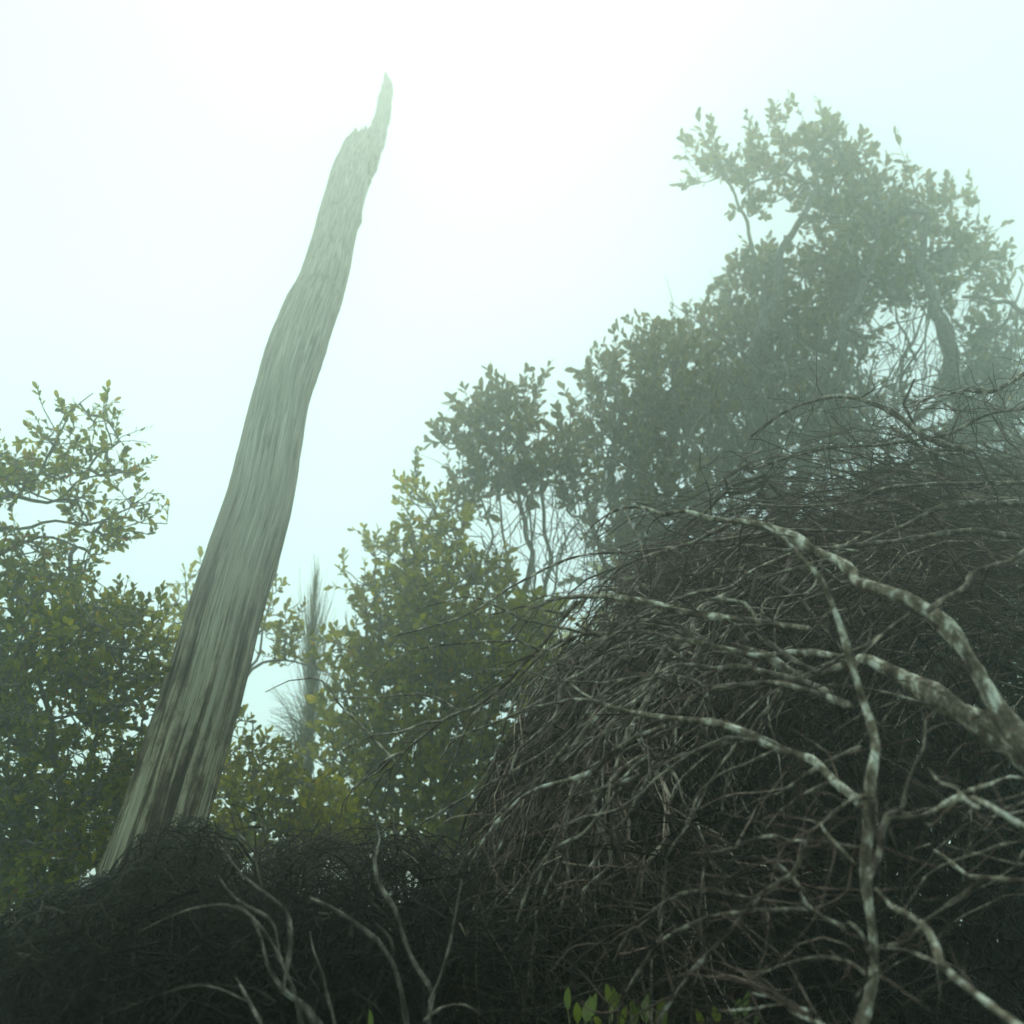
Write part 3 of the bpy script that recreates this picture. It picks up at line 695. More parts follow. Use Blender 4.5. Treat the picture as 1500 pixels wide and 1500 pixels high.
# ------------------------------------------------------------------ living trees
def leaf_template(l=1.0, wd=0.5):
    # a folded, slightly arched obovate blade: base, midrib, sides, tip
    y = np.array([0, 0.22, 0.55, 0.82, 1.0]); hw = np.array([0.05, 0.28, 0.5, 0.36, 0.0]) * wd * l
    z = np.array([0, 0.03, 0.05, 0.03, -0.03]) * l
    v = [(0, 0, 0)]
    for i in (1, 2, 3):
        v += [(-hw[i], y[i] * l, z[i] + 0.06 * l * (hw[i] / (wd * l))), (0, y[i] * l, z[i] - 0.02 * l), (hw[i], y[i] * l, z[i] + 0.06 * l * (hw[i] / (wd * l)))]
    v.append((0, l, z[4]))
    tri = [(0, 2, 1), (0, 3, 2), (7, 8, 10), (8, 9, 10)]
    tri2 = []
    for a in (1, 4):
        tri2 += [(a, a + 1, a + 4, a + 3), (a + 1, a + 2, a + 5, a + 4)]
    return np.array(v, float), np.array(tri), np.array(tri2)

LV, LT, LQ = leaf_template()


def leaf_frames(pos, d, roll_ref, size, r):
    """rotation columns x,y,z for each leaf with y along d"""
    y = nrm(d)
    x = nrm(np.cross(y, roll_ref)); z = np.cross(x, y)
    return x, y, z


def leaves_mesh(name, pos, x, y, z, size, mat):
    v = pos[:, None, :] + size[:, None, None] * (LV[None, :, 0:1] * x[:, None] + LV[None, :, 1:2] * y[:, None] + LV[None, :, 2:3] * z[:, None])
    n = len(pos)
    off = (np.arange(n) * len(LV))[:, None, None]
    return mesh_np(name, v.reshape(-1, 3), [(LT[None] + off).reshape(-1, 3), (LQ[None] + off).reshape(-1, 4)], mat, smooth=False)


UNIT_LEAF = {}


def tree(name, label, cat, group, base, limbs, crowns, leaf, lmat, seed, sprig=0.26, per=8, spacing=1.0, n_single=200, bmat='livebark', up=0.55, fore=0.0, bare=None, rmin=0.004, noise_cut=0.0):
    """limbs: traced rows (x,y,w,d); crowns: (cx,cy,rx,ry,depth,thick,n)"""
    r = np.random.default_rng(seed)
    leaf, sprig, rmin = leaf * ZT, sprig * ZT, rmin * ZT
    bx = P(*base)
    t = thing(name, (bx[0], bx[1], 0), label, cat, group)
    nodes = []
    limbs = [[(x, y, wd, d - fore) for x, y, wd, d in rows] for rows in limbs]
    for li, rows in enumerate(limbs):
        c = np.array([P(x, y, d) for x, y, _, d in rows]); rr = np.array([wd / 2 / FPX * d for _, _, wd, d in rows])
        if li == 0:
            c = np.vstack([[c[0][0] + r.uniform(-.2, .2), c[0][1], -0.15], c]); rr = np.concatenate([[rr[0] * 1.4], rr])
        p, q = smooth_path(c, rr * 0.72, 0.10, 0.05, seed + li, rough=0.25)
        b = Bag(); b.tubes(p, q, 9)
        link("trunk" if li == 0 else "limb", b.mesh("trunk" if li == 0 else "limb", M[bmat]), t)
        nodes.append(p)
    nodes = np.concatenate(nodes)
    nodes = nodes[nodes[:, 2] > 0.3]
    nn = len(nodes)
    # targets
    T = []
    for cx, cy, rx, ry, d, th, n in crowns:
        n = int(n * spacing)
        u = nrm(r.normal(size=(n, 3))) * (r.uniform(0, 1, (n, 1)) ** 0.42)
        T.append(P(cx + rx * u[:, 0], cy - ry * u[:, 1], d + th * u[:, 2]))
    T = np.concatenate(T)
    T = T + r.normal(0, 1, T.shape) * 0.07 * ZT * (r.uniform(0, 1, (len(T), 1)) < 0.25)
    if noise_cut:
        h = np.sin(T[:, 0] * 5.1 + seed) * np.sin(T[:, 1] * 3.7 + 1.1) + np.sin(T[:, 2] * 4.6 + 2) * np.sin(T[:, 0] * 2.9)
        T = T[h > -1.0 + noise_cut]
    rootp = nodes.mean(0)
    dist = np.min(np.linalg.norm(T[:, None, :] - nodes[None, ::3], axis=2), 1)
    T = T[np.argsort(dist)]
    cap = nn + len(T) * 4
    NP = np.zeros((cap, 3)); NP[:nn] = nodes; cnt = nn
    PR = np.full(cap, -1); W = np.zeros(cap)
    tdir = np.zeros((len(T), 3)); tnode = np.zeros(len(T), int)
    for i, g in enumerate(T):
        dv = g - NP[:cnt]
        ds = np.linalg.norm(dv, axis=1)
        cost = ds + 0.5 * np.maximum(0, -dv[:, 2])            # prefer to grow upwards
        k = int(np.argmin(cost)); s = NP[k]
        L = ds[k]
        steps = 1 if L < 0.15 else (2 if L < 0.4 else 3)
        prev = k; prevp = s
        for q in range(1, steps + 1):
            f = q / steps
            pp = s + (g - s) * f
            if q < steps: pp = pp + r.normal(0, 0.05 * L, 3) + np.array([0, 0, -0.07 * L * math.sin(math.pi * f)])
            NP[cnt] = pp; PR[cnt] = prev; prev = cnt; cnt += 1
        tdir[i] = NP[prev] - NP[PR[prev]]; tnode[i] = prev
    W[tnode] += 1
    for k in range(cnt - 1, nn - 1, -1):
        if PR[k] >= 0: W[PR[k]] += W[k]
    RR = rmin * np.maximum(W, 1) ** 0.42
    ix = np.arange(nn, cnt)
    a, b_ = NP[PR[ix]], NP[ix]
    bg = Bag()
    mid = (a + b_) / 2 + r.normal(0, 0.006, a.shape)
    bg.tubes(np.stack([a, mid, b_], 1), np.stack([np.minimum(RR[ix] * 1.15, RR[ix] * 1.15), RR[ix] * 1.05, RR[ix]], 1), 4)
    # sprigs: short shoots crowded with leaves towards the tip
    n = len(T)
    d0 = nrm(nrm(tdir) * 0.6 + np.array([0, 0, up]) + r.normal(0, 0.35, (n, 3)))
    sl_ = sprig * r.uniform(0.5, 1.3, n)
    sp = np.stack([T, T + d0 * (sl_ * 0.5)[:, None] + r.normal(0, .008, (n, 3)), T + d0 * sl_[:, None] + np.array([0, 0, 0.02])], 1)
    bg.tubes(sp, np.tile(np.array([rmin * .9, rmin * .75, rmin * .5]), (n, 1)), 4)
    link("twigs", bg.mesh("twigs", M[bmat]), t, kind='stuff')
    # leaves
    k = per
    f = (np.arange(k) + r.uniform(0, 1, (n, k))) / k
    f = 1 - (1 - f) ** 1.35 * 0.95
    pos = T[:, None] + d0[:, None] * (sl_[:, None] * f)[..., None]
    ref = nrm(np.cross(d0, np.array([0.3, 0.8, 0.2])));
    ref2 = np.cross(d0, ref)
    ph = np.arange(k)[None] * 2.4 + r.uniform(0, 6.28, (n, 1)) + r.normal(0, .3, (n, k))
    side = ref[:, None] * np.cos(ph)[..., None] + ref2[:, None] * np.sin(ph)[..., None]
    open_ = (1.15 - 0.75 * f)[..., None]
    ld = nrm(d0[:, None] * 0.75 + side * open_ + r.normal(0, .15, side.shape))
    size = leaf * r.uniform(0.62, 1.2, (n, 1)) * r.uniform(0.6, 1.25, (n, k))
    keep = r.uniform(0, 1, (n, k)) < 0.93
    pos, ld, size = pos[keep], ld[keep], size[keep]
    dd = np.broadcast_to(d0[:, None], side.shape)[keep]
    x, y, z = leaf_frames(pos, ld, nrm(dd + r.normal(0, .35, dd.shape)), size, r)
    m = M[lmat]
    nL = len(pos)
    # the leaves that show largest (outer and near) are parts of their own
    dep = (pos - EYE) @ cf
    if n_single:
        pick = np.argsort(dep / size + r.uniform(0, 6, nL))[:n_single]
        ref_me = UNIT_LEAF.get(lmat)
        if ref_me is None:
            ref_me = mesh_np("leaf", LV, [LT, LQ], m, smooth=False); UNIT_LEAF[lmat] = ref_me
        from mathutils import Matrix
        off = t.location
        for q in pick:
            o = bpy.data.objects.new("leaf", ref_me)
            S.collection.objects.link(o); o.parent = t
            s_ = float(size[q])
            mt = Matrix(((x[q][0] * s_, y[q][0] * s_, z[q][0] * s_, pos[q][0] - off[0]), (x[q][1] * s_, y[q][1] * s_, z[q][1] * s_, pos[q][1] - off[1]),
                         (x[q][2] * s_, y[q][2] * s_, z[q][2] * s_, pos[q][2] - off[2]), (0, 0, 0, 1)))
            o.matrix_basis = mt
        msk = np.ones(nL, bool); msk[pick] = False
        pos, x, y, z, size = pos[msk], x[msk], y[msk], z[msk], size[msk]
    link("foliage", leaves_mesh("foliage", pos, x, y, z, size, m), t, kind='stuff')
    if bare:
        b = Bag(); st_ = tangle(*bare); b.tubes(st_[0], st_[1], 4)
        link('bare_twigs', b.mesh('bare_twigs', M[bmat]), t, kind='stuff')
    print(name, "sprigs", n, "leaves", nL)
    return t


ZT = 1.25        # how much farther off the trees stand than first measured
FD = 2.6


def E(rows, d, th, dens=1.0):
    """ellipses x,y,rx,ry -> with depth, thickness and a count from their area"""
    out = []
    for q in rows:
        x, y, rx, ry = q[:4]
        dn = q[4] if len(q) > 4 else 1.0
        out.append((x, y, rx, ry, d, ZT * th * min(1.0, 0.35 + (rx + ry) / 160), max(4, rx * ry * 3.14 / 330 * dens * dn * FD)))
    return out

GRP = "leafy trees behind the dead brush"
# the tall tree at the upper right
ZT = 1.75
DR = 11.0 * ZT
tree("broadleaf_tree", "tall spreading evergreen tree fading into mist at the upper right, above the twig mound", "tree", GRP, (1180, 1300, DR),
     [[(1190, 1240, 60, DR), (1175, 900, 50, DR), (1140, 720, 42, DR), (1112, 600, 36, DR), (1102, 520, 32, DR), (1116, 470, 26, DR), (1140, 420, 20, DR), (1160, 340, 14, DR), (1190, 280, 9, DR), (1200, 220, 5, DR)],
      [(1150, 760, 34, DR), (1185, 660, 24, DR - .4), (1222, 560, 17, DR - .6), (1234, 500, 15, DR - .6), (1250, 455, 14, DR - .5), (1268, 400, 11, DR), (1290, 330, 8, DR), (1310, 270, 5, DR)],
      [(1400, 760, 44, DR - .5), (1405, 640, 38, DR - .5), (1398, 540, 34, DR - .5), (1385, 490, 30, DR - .5), (1365, 440, 24, DR - .3), (1350, 390, 18, DR), (1360, 320, 10, DR)],
      [(1116, 470, 12, DR), (1110, 400, 9, DR), (1095, 330, 7, DR), (1070, 270, 5, DR), (1040, 240, 3, DR)],
      [(1410, 437, 7, DR - .9), (1445, 442, 8, DR - .9), (1480, 450, 9, DR - .9), (1540, 480, 12, DR - .9)],
      [(1320, 600, 9, DR), (1322, 540, 8, DR), (1330, 500, 6, DR), (1318, 470, 4, DR), (1310, 440, 3, DR)],
      [(1325, 520, 6, DR), (1345, 480, 5, DR), (1352, 450, 3, DR)],
      [(1262, 580, 8, DR), (1258, 540, 6, DR), (1270, 510, 4, DR), (1285, 480, 3, DR)]],
     E([(1060, 225, 62, 28), (1025, 262, 22, 14), (1128, 195, 28, 26), (1100, 262, 60, 22), (1150, 235, 45, 30), (1205, 200, 38, 26, .8), (1225, 240, 55, 45), (1190, 290, 45, 35),
        (1110, 300, 35, 22), (1270, 260, 45, 30), (1330, 250, 18, 14, .6), (1265, 330, 80, 60, 1.5), (1330, 320, 60, 55, 1.3), (1400, 300, 35, 25, .7), (1440, 345, 28, 24, .7), (1385, 375, 60, 45),
        (1450, 400, 38, 34), (1120, 390, 55, 26), (1100, 430, 50, 35), (1180, 420, 80, 55), (1275, 410, 90, 50, 1.7), (1360, 430, 60, 30), (1060, 470, 48, 34), (1040, 500, 40, 30),
        (1110, 500, 75, 50), (1190, 500, 80, 60, 1.3), (1250, 470, 40, 50), (1455, 440, 40, 25), (1465, 490, 45, 45), (1440, 540, 45, 50), (1490, 570, 40, 70), (1345, 590, 50, 18, .8), (1290, 575, 20, 14, .5),
        (1120, 575, 90, 50, 1.2), (1060, 560, 70, 40, 1.2), (1200, 590, 80, 50, 1.2), (1230, 640, 70, 40), (1420, 620, 70, 40), (1040, 640, 90, 60, 1.2), (1130, 680, 100, 60, .9), (1330, 700, 100, 50, .45), (1460, 700, 60, 60)], DR, 1.5),
     0.115, 'leaf_grey', 501, sprig=0.24, per=8, n_single=300, noise_cut=0.35, fore=2.2, bare=(700, 1040, 1540, 480, 760, DR * .75, DR, 1.6, 0.010, 521, (0, 0, 1.0), 9, 0.22))

ZT = 1.6
DM = 9.5 * ZT
tree("broadleaf_tree", "upright evergreen tree with large pointed leaves, between the slender shrub and the tall veiled tree", "tree", GRP, (930, 1300, DM),
     [[(930, 1250, 36, DM), (925, 1000, 30, DM), (915, 850, 24, DM), (905, 760, 18, DM), (900, 690, 14, DM), (905, 620, 10, DM), (920, 570, 6, DM)],
      [(915, 850, 14, DM), (880, 800, 10, DM), (862, 740, 8, DM), (855, 680, 6, DM), (868, 620, 4, DM)],
      [(920, 880, 18, DM), (960, 780, 14, DM), (990, 700, 11, DM), (1000, 620, 9, DM), (985, 550, 5, DM)],
      [(905, 800, 9, DM), (890, 740, 8, DM), (888, 690, 6, DM), (880, 640, 4, DM)]],
     E([(880, 545, 14, 20, .8), (868, 585, 26, 24), (900, 570, 26, 30), (935, 540, 40, 30), (965, 520, 40, 28), (1000, 520, 50, 34), (930, 600, 60, 40, 1.2), (990, 580, 60, 50, 1.3), (850, 640, 30, 26, .9),
        (900, 650, 50, 30, 1.1), (960, 660, 60, 50, 1.3), (870, 700, 40, 30, .6), (925, 730, 50, 50, .9), (990, 740, 70, 60), (880, 780, 30, 40, .5), (950, 820, 70, 60)], DM, 0.9),
     0.105, 'leaf_grey', 502, sprig=0.24, per=8, n_single=260, noise_cut=0.3, bare=(420, 850, 1120, 600, 900, DM * .8, DM, 1.1, 0.007, 522, (0, 0, 1.0), 9, 0.2))

ZT = 1.6
DT = 8.6 * ZT
tree("slender_shrub", "many stemmed shrub with a loose leafy head over bare stems, left of the twig mound", "shrub", GRP, (770, 1250, DT),
     [[(775, 1250, 22, DT), (772, 1000, 18, DT), (770, 880, 14, DT), (772, 800, 10, DT), (765, 740, 9, DT), (755, 690, 7, DT), (745, 640, 5, DT), (740, 590, 3, DT)],
      [(790, 890, 9, DT), (797, 830, 9, DT), (800, 770, 8, DT), (797, 730, 7, DT), (795, 680, 5, DT), (788, 620, 3, DT)],
      [(745, 900, 8, DT), (725, 860, 7, DT), (712, 820, 6, DT), (716, 770, 5, DT), (705, 720, 4, DT), (690, 670, 3, DT)],
      [(760, 880, 6, DT), (748, 830, 6, DT), (740, 780, 5, DT), (735, 740, 4, DT), (735, 700, 3, DT)],
      [(780, 880, 6, DT), (783, 830, 5, DT), (778, 780, 5, DT), (785, 740, 4, DT), (783, 690, 3, DT)],
      [(800, 885, 6, DT), (815, 850, 5, DT), (822, 810, 4, DT), (838, 770, 4, DT), (845, 730, 3, DT)],
      [(815, 850, 4, DT), (803, 810, 3, DT), (808, 770, 3, DT), (820, 740, 2.5, DT)],
      [(800, 880, 4, DT), (806, 840, 3, DT), (830, 800, 3, DT), (845, 780, 2, DT)],
      [(720, 880, 6, DT), (690, 830, 5, DT), (670, 790, 4, DT), (650, 750, 3, DT)]],
     E([(660, 645, 22, 14), (700, 610, 22, 22), (735, 585, 30, 18), (780, 575, 14, 20, .6), (720, 620, 40, 20), (760, 620, 30, 26), (690, 650, 34, 18), (745, 655, 40, 20), (700, 700, 40, 22, 1.3),
        (760, 700, 50, 22, 1.4), (800, 680, 26, 20), (825, 650, 22, 18), (835, 690, 26, 26), (835, 735, 24, 22, .8), (680, 745, 26, 20), (770, 730, 30, 12)], DT, 0.55, 1.25),
     0.10, 'leaf_grey', 503, sprig=0.20, per=8, n_single=260, rmin=0.0045, bare=(170, 690, 870, 690, 900, DT * .95, DT * 1.05, 0.9, 0.007, 523, (0, 0, 1.1), 9, 0.16))

ZT = 1.6
DG = 7.6 * ZT
tree("leafy_bush", "dense mid green bush in the centre, spreading below the bare stemmed shrub", "bush", GRP, (640, 1300, DG),
     [[(650, 1270, 22, DG), (655, 1150, 18, DG), (650, 1000, 14, DG), (640, 900, 9, DG), (620, 800, 5, DG)],
      [(655, 1150, 12, DG), (590, 1000, 9, DG), (560, 900, 6, DG), (545, 850, 3, DG)],
      [(655, 1120, 12, DG), (720, 1000, 10, DG), (760, 930, 6, DG), (780, 890, 3, DG)],
      [(660, 1180, 12, DG), (560, 1100, 9, DG), (515, 1040, 5, DG)],
      [(650, 980, 7, DG), (680, 880, 5, DG), (690, 800, 3, DG)]],
     E([(608, 690, 5, 8, 1.0), (605, 725, 10, 14), (632, 745, 22, 18), (618, 785, 28, 22), (660, 780, 28, 24), (545, 805, 12, 10), (568, 815, 22, 18), (610, 825, 40, 30), (525, 860, 14, 12), (550, 870, 26, 18),
        (600, 870, 50, 30, 1.2), (670, 840, 50, 34), (720, 850, 36, 26, .7), (540, 905, 26, 14), (570, 920, 40, 28), (650, 920, 80, 50, 1.3), (740, 920, 60, 44, 1.2), (800, 920, 36, 30), (500, 945, 14, 12), (530, 960, 30, 24),
        (590, 990, 70, 50, 1.3), (690, 1000, 90, 60, 1.3), (790, 1000, 70, 60, 1.1), (510, 1010, 26, 30), (500, 1060, 34, 22), (560, 1070, 60, 45, 1.2), (660, 1100, 90, 60, 1.2), (770, 1100, 80, 60), (500, 1110, 40, 28),
        (560, 1150, 70, 50, 1.1), (660, 1190, 90, 60), (760, 1190, 70, 60), (500, 1200, 60, 50), (600, 1250, 90, 50), (700, 1260, 80, 50)], DG, 0.8, 1.25),
     0.078, 'leaf_green', 504, sprig=0.16, per=8, n_single=300)

ZT = 1.15
DL = 7.2 * ZT
LEFT_DROP = 16          # the crown sits a little lower than first traced
tree("broadleaf_tree", "loose branched tree at the left edge with separate leafy sprays against the sky", "tree", GRP, (-120, 1350, DL),
     [[(-110, 1300, 60, DL), (-100, 1000, 46, DL), (-90, 850, 36, DL), (-60, 780, 20, DL), (0, 740, 9, DL), (70, 720, 6, DL), (130, 690, 4, DL), (190, 690, 2.5, DL)],
      [(-60, 780, 12, DL), (0, 770, 8, DL), (70, 765, 6, DL), (130, 765, 5, DL), (180, 755, 4, DL), (225, 740, 2.5, DL)],
      [(0, 740, 8, DL), (50, 690, 6, DL), (85, 650, 5, DL), (110, 610, 3, DL), (150, 590, 2, DL)],
      [(-90, 850, 14, DL), (-20, 830, 9, DL), (50, 800, 6, DL), (120, 800, 4, DL)]],
     E([(q[0], q[1] + LEFT_DROP, q[2] * 1.1, q[3] * 0.85) + tuple(q[4:]) for q in [(98, 590, 12, 12, 1.3), (150, 598, 22, 16), (75, 628, 24, 16), (110, 640, 30, 16), (165, 640, 18, 12), (15, 665, 26, 20), (55, 680, 34, 22), (115, 680, 34, 18), (165, 672, 26, 16), (30, 700, 34, 14),
        (195, 680, 16, 10), (100, 712, 40, 12), (190, 715, 20, 10), (222, 735, 18, 12), (180, 750, 34, 12), (120, 745, 24, 14), (170, 770, 26, 10), (20, 762, 30, 10, .6), (60, 790, 40, 14), (120, 800, 34, 14),
        (20, 820, 40, 20), (90, 830, 50, 18), (150, 790, 14, 14), (-40, 680, 50, 60), (-60, 800, 60, 60)]], DL, 0.7, 1.25),
     0.068, 'leaf_left', 505, sprig=0.16, per=8, n_single=300, up=0.25)

ZT = 1.2
DB = 6.6 * ZT
tree("leafy_bush", "dense shadowy green bush filling the lower left beside the leaning trunk", "bush", GRP, (90, 1450, DB),
     [[(100, 1400, 24, DB), (95, 1200, 18, DB), (80, 1050, 12, DB), (70, 940, 7, DB)],
      [(95, 1200, 12, DB), (160, 1040, 9, DB), (190, 950, 5, DB), (200, 900, 3, DB)],
      [(95, 1230, 12, DB), (20, 1100, 9, DB), (-20, 980, 6, DB)]],
     E([(40, 870, 50, 28), (110, 890, 50, 26), (175, 895, 38, 22), (225, 900, 16, 14, .8), (60, 930, 80, 34, 1.3), (165, 935, 60, 30, 1.2), (225, 945, 26, 26), (20, 990, 70, 36, 1.2), (110, 990, 60, 34, 1.2), (200, 990, 40, 40),
        (30, 1050, 70, 34, 1.1), (160, 1040, 60, 40), (60, 1100, 80, 30), (180, 1100, 50, 30, .9), (30, 1160, 80, 40, 1.2), (150, 1170, 70, 50, 1.2), (60, 1230, 110, 50, 1.3), (30, 1310, 100, 50, 1.3), (150, 1260, 60, 50), (-60, 1000, 70, 160), (-60, 1250, 60, 120)], DB, 0.8, 1.35),
     0.066, 'leaf_left', 506, sprig=0.15, per=8, n_single=300, up=0.3)

ZT = 1.25
DK = 9.0 * ZT
tree("leafy_shrub", "shrub standing behind the leaning trunk with leafy sprays on both sides of it", "shrub", GRP, (330, 1300, DK),
     [[(340, 1240, 16, DK), (335, 1100, 14, DK), (320, 1000, 10, DK), (300, 940, 7, DK), (270, 880, 3, DK)],
      [(325, 1020, 8, DK), (370, 985, 6, DK), (400, 975, 5, DK), (440, 982, 3.5, DK), (475, 985, 2, DK)],
      [(330, 1010, 7, DK), (380, 950, 5, DK), (400, 890, 3, DK)]],
     E([(272, 858, 9, 12, 1.3), (265, 885, 16, 12), (285, 900, 18, 18), (250, 925, 22, 18), (285, 935, 24, 22), (255, 960, 18, 20), (402, 862, 6, 12, 1.3), (398, 890, 8, 12), (424, 912, 12, 9), (390, 930, 20, 14), (430, 940, 22, 14),
        (400, 960, 34, 12), (455, 965, 20, 9), (360, 920, 20, 20), (480, 950, 10, 16), (495, 960, 10, 16)], DK, 0.5, 1.2),
     0.085, 'leaf_green', 507, sprig=0.16, per=8, n_single=150)

ZT = 1.15
DH = 8.2 * ZT
tree("leafy_bush", "low bright green bush just right of the leaning trunk, under the sky gap", "bush", GRP, (390, 1350, DH),
     [[(390, 1300, 14, DH), (385, 1200, 10, DH), (370, 1120, 5, DH), (357, 1060, 2.5, DH)],
      [(388, 1220, 8, DH), (440, 1160, 5, DH), (455, 1120, 3, DH)], [(388, 1220, 8, DH), (330, 1150, 5, DH), (315, 1110, 3, DH)]],
     E([(357, 1055, 8, 10, .8), (350, 1085, 12, 8), (372, 1090, 12, 10, .7), (330, 1105, 22, 14), (378, 1108, 26, 12), (415, 1118, 24, 12), (345, 1130, 44, 16), (405, 1140, 50, 18, 1.2), (455, 1150, 30, 16), (350, 1165, 50, 24, 1.2), (430, 1175, 60, 24, 1.2),
        (380, 1210, 80, 26, 1.2), (470, 1210, 60, 34, 1.2), (330, 1240, 60, 30), (430, 1260, 90, 40)], DH, 0.6, 1.3),
     0.075, 'leaf_green', 508, sprig=0.15, per=8, n_single=250)

# a hedge of trees beyond, closing the view low down
ZT = 1.8
DZ = 14.0 * ZT
tree("broadleaf_tree", "dim farther tree seen only through chinks behind the twig mound", "tree", GRP, (1150, 1290, DZ),
     [[(1150, 1270, 36, DZ), (1160, 1000, 30, DZ), (1180, 850, 20, DZ), (1200, 760, 10, DZ)], [(1150, 1100, 20, DZ), (1000, 950, 14, DZ), (940, 850, 6, DZ)], [(1150, 1100, 20, DZ), (1350, 950, 14, DZ), (1420, 850, 6, DZ)]],
     E([(960, 880, 90, 60), (1080, 860, 100, 60), (1200, 850, 90, 50), (1330, 840, 100, 50), (1450, 830, 80, 70), (900, 980, 100, 80), (1050, 1000, 120, 90), (1220, 980, 120, 90), (1400, 960, 120, 100), (900, 1130, 110, 90), (1080, 1150, 120, 90), (1280, 1140, 130, 100), (1450, 1120, 110, 110)], DZ, 1.2, 0.8),
     0.15, 'leaf_green', 509, sprig=0.3, per=8, n_single=0)

# ------------------------------------------------------------------ feathery spire
ZT = 1.5
def spire():
    d = 8.8 * ZT
    r = np.random.default_rng(600)
    b = P(455, 1290, d)
    t = thing("feathery_conifer", (b[0], b[1], 0), "narrow feathery spire of fine upright needles standing in the sky gap right of the trunk", "conifer")
    rows = [(455, 1290, 14, d), (452, 1150, 11, d), (455, 1040, 9, d), (455, 940, 7, d), (458, 900, 3, d), (460, 872, 1.5, d), (461, 812, 0.6, d)]
    c = np.array([P(x, y, q) for x, y, _, q in rows]); c = np.vstack([[c[0][0], c[0][1], -0.1], c])
    rr = np.array([16] + [q[2] for q in rows]) / 2 / FPX * d
    p, q = smooth_path(c, rr, 0.06, 0.006, 601)
    g = Bag(); g.tubes(p, q, 8); link("trunk", g.mesh("trunk", M['livebark']), t)
    def sprays(n, pp, spread, L, up, seed, rad=0.0058):
        rs = np.random.default_rng(seed)
        i = rs.integers(0, len(pp), n)
        p0 = pp[i]
        dd = nrm(rs.normal(0, spread, (n, 3)) * np.array([1, 1, .3]) + np.array([0, 0, up]))
        nodes = 7; pts = np.zeros((n, nodes, 3)); pts[:, 0] = p0
        LL = L * rs.uniform(0.4, 1.2, n)
        for s in range(1, nodes):
            dd = nrm(dd + rs.normal(0, .05, (n, 3)) + np.array([0, 0, 0.10]))
            pts[:, s] = pts[:, s - 1] + dd * (LL / (nodes - 1))[:, None]
        return pts, rad * rs.uniform(.6, 1.2, (n, 1)) * np.linspace(1, .35, nodes)[None]
    up_ = p[(p[:, 2] > P(455, 1100, d)[2])]
    hi = P(455, 930, d)[2]
    lowp = up_[up_[:, 2] < hi]; hip = up_[up_[:, 2] >= hi]
    for k, (n, pp, sp, L) in enumerate([(270, lowp, 0.17, 0.9), (90, hip[hip[:, 2] < P(460, 868, d)[2]], 0.08, 0.50), (170, lowp, 0.34, 0.85)]):
        g = Bag(); g.tubes(*sprays(n, pp, sp, L, 1.0, 610 + k), k=3)
        link("needle_spray", g.mesh("needle_spray", M['needle']), t, kind='stuff')
    # the fan of long bare switches on the left
    g = Bag(); n = 130
    a = P(r.uniform(435, 462, n), r.uniform(1080, 1150, n), d + r.uniform(-.2, .2, n))
    e = P(r.uniform(385, 445, n), r.uniform(1000, 1105, n), d + r.uniform(-.4, .4, n))
    tt = np.linspace(0, 1, 7)[None, :, None]
    pts = a[:, None] * (1 - tt) + e[:, None] * tt + np.array([0.05, 0, 0.10]) * ZT * np.sin(tt * math.pi)
    g.tubes(pts, 0.006 * np.linspace(1, .4, 7)[None] * r.uniform(.7, 1.3, (n, 1)), 3)
    link("switch_fan", g.mesh("switch_fan", M['needle']), t, kind='stuff')
spire()
def small_spike():
    d = 8.8 * ZT
    b = P(522, 1290, d)
    t = thing("feathery_conifer", (b[0], b[1], 0), "thin single needle tip poking up beside the green bush, right of the feathery spire", "conifer")
    rows = [(522, 1290, 8, d), (520, 1100, 6, d), (517, 960, 4, d), (510, 920, 2.5, d), (506, 903, 1.2, d)]
    c = np.array([P(x, y, q) for x, y, _, q in rows]); c = np.vstack([[c[0][0], c[0][1], -0.1], c])
    p, q = smooth_path(c, np.array([10, 8, 6, 4, 2.5, 1.2]) / 2 / FPX * d, 0.05, 0.004, 630)
    g = Bag(); g.tubes(p, q, 6); link("trunk", g.mesh("trunk", M['needle']), t)
    r = np.random.default_rng(631); g = Bag(); pp = p[p[:, 2] > P(517, 980, d)[2]]
    i = r.integers(0, len(pp), 40); dd = nrm(r.normal(0, .25, (40, 3)) + np.array([0, 0, 1.])); tt = np.linspace(0, 1, 4)[None, :, None]
    g.tubes(pp[i][:, None] + dd[:, None] * tt * 0.12, 0.002 * np.ones((40, 4)), 3)
    link("needle_spray", g.mesh("needle_spray", M['needle']), t, kind='stuff')
small_spike()

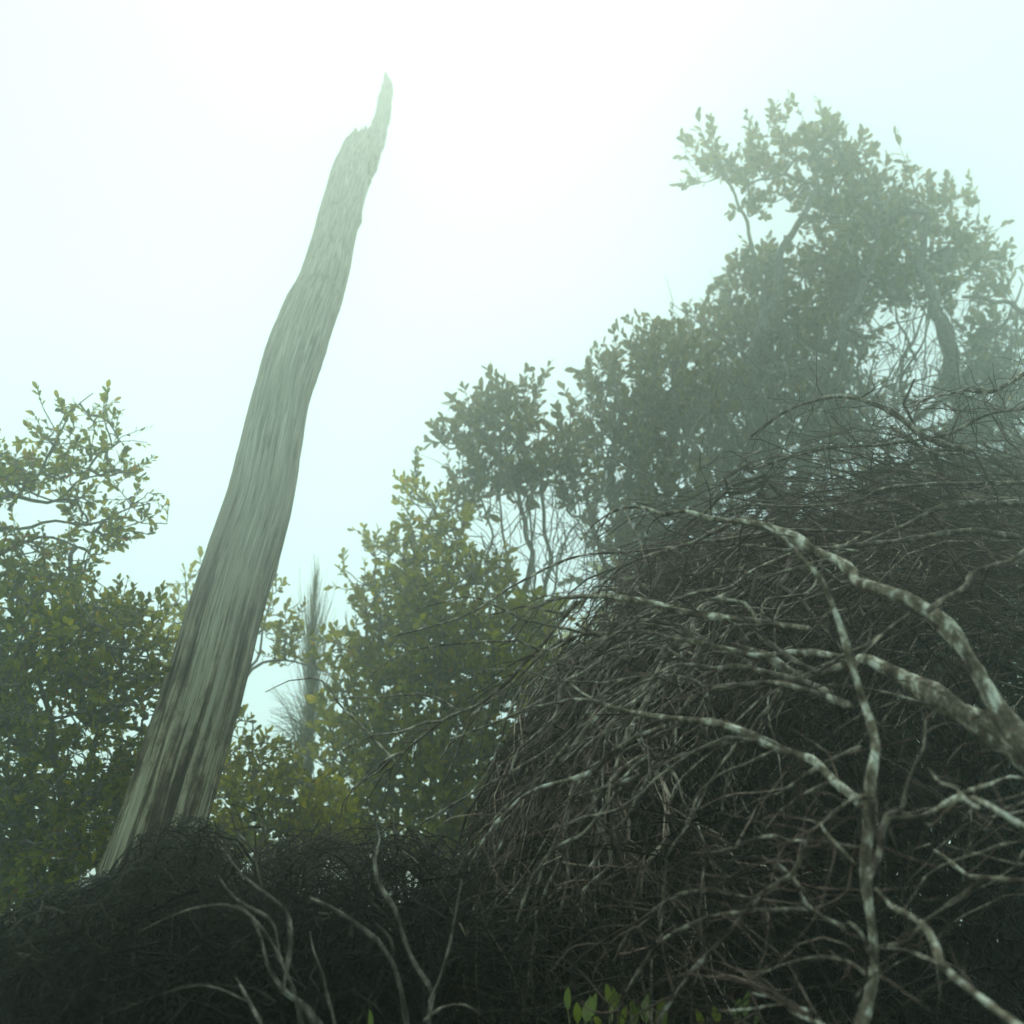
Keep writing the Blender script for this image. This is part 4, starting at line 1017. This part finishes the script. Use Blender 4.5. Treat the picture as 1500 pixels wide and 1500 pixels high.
# ------------------------------------------------------------------ low leafy plants at the bottom edge
def low_plant(label, px, d, leaves, seed, mt='leaf_bright'):
    """leaves rows: base x,y, tip x,y (px) ; each leaf is a part"""
    r = np.random.default_rng(seed)
    b = P(px[0], px[1], d)
    t = thing("seedling", (b[0], b[1], 0), label, "plant", "leafy seedlings at the bottom edge")
    g = Bag()
    for x0, y0, x1, y1 in leaves:
        a = P(x0, y0, d + r.uniform(-.05, .05)); c = P(x1, y1, d + r.uniform(-.08, .08))
        s = np.array([b[0] + r.uniform(-.03, .03), b[1] + r.uniform(-.03, .03), 0])
        tt = np.linspace(0, 1, 8)[:, None]
        g.tubes(s * (1 - tt) + a * tt + np.array([0.02, 0, 0]) * np.sin(tt * 3.14) * r.uniform(-1, 1), np.linspace(.004, .002, 8), 5)
        L = float(np.linalg.norm(c - a)); y = nrm(c - a)
        x = nrm(np.cross(y, nrm(np.array([r.uniform(-.5, .5), 1.0, r.uniform(-.2, .9)])))); z = np.cross(x, y)
        fr = np.linspace(0, 1, 9); hw = L * 0.17 * np.sin(np.pi * fr ** 0.85) ** 0.8
        P0 = a + y * (fr * L)[:, None] + z * (0.05 * L * np.sin(fr * 3.14))[:, None]
        vs = np.concatenate([P0 - x * hw[:, None] + z * (hw * .25)[:, None], P0, P0 + x * hw[:, None] + z * (hw * .25)[:, None]])
        i = np.arange(8)
        f = np.concatenate([np.stack([i, i + 9, i + 10, i + 1], -1), np.stack([i + 9, i + 18, i + 19, i + 10], -1)])
        link("leaf", mesh_np("leaf", vs, [f], M[mt]), t)
    link("stem", g.mesh("stem", M['needle']), t)
low_plant("seedling with broad upright yellow green leaves at the bottom edge, in front of the hollow", (870, 1540), 3.0,
          [(832, 1480, 832, 1444), (858, 1498, 866, 1458), (866, 1490, 874, 1454), (893, 1488, 910, 1456), (897, 1475, 888, 1440), (878, 1510, 872, 1488), (846, 1500, 845, 1468), (905, 1470, 898, 1446)], 701)
low_plant("darker seedling with overlapping rounded leaves just right of the yellow green one", (940, 1540), 3.1,
          [(912, 1505, 918, 1472), (925, 1510, 938, 1470), (945, 1500, 950, 1455), (960, 1500, 975, 1470), (975, 1505, 968, 1460), (930, 1490, 925, 1462)], 702)
low_plant("single bright oval leaf standing up from the bottom edge, left of the great mound", (540, 1560), 2.9, [(541, 1512, 541, 1478)], 703)
low_plant("small seedling low in the shade left of the crooked stem", (1090, 1540), 3.2,
          [(1078, 1500, 1085, 1460), (1090, 1490, 1098, 1450), (1050, 1500, 1046, 1475), (1105, 1500, 1115, 1480), (1030, 1510, 1020, 1478)], 704)

# ------------------------------------------------------------------ haze
def glare_haze():  # added volume standing in for a veil of lens glare
    x0, x1, y0, y1, z0, z1 = -31, 31, -31, 31, -1.2, 21.5
    v = np.array([(x, y, z) for z in (z0, z1) for y in (y0, y1) for x in (x0, x1)], float)
    f = np.array([(0, 2, 3, 1), (4, 5, 7, 6), (0, 1, 5, 4), (2, 6, 7, 3), (0, 4, 6, 2), (1, 3, 7, 5)])
    m, ns, ls = mat_new("glare")
    out = ns.new("ShaderNodeOutputMaterial"); pv = ns.new("ShaderNodeVolumePrincipled")
    pv.inputs["Color"].default_value = (*GLARE_COLOR, 1)
    pv.inputs["Density"].default_value = GLARE_DENSITY
    pv.inputs["Anisotropy"].default_value = GLARE_G
    ls.new(pv.outputs[0], out.inputs["Volume"])
    o = link("glare_haze", mesh_np("glare_haze", v, [f], m, smooth=False), kind="stuff")
    o["label"] = "pale even mist veil added over the scene"
glare_haze()
print("tris", sum(sum(len(p.vertices) - 2 for p in []) or len(m.loops) - 2 * len(m.polygons) for m in bpy.data.meshes))
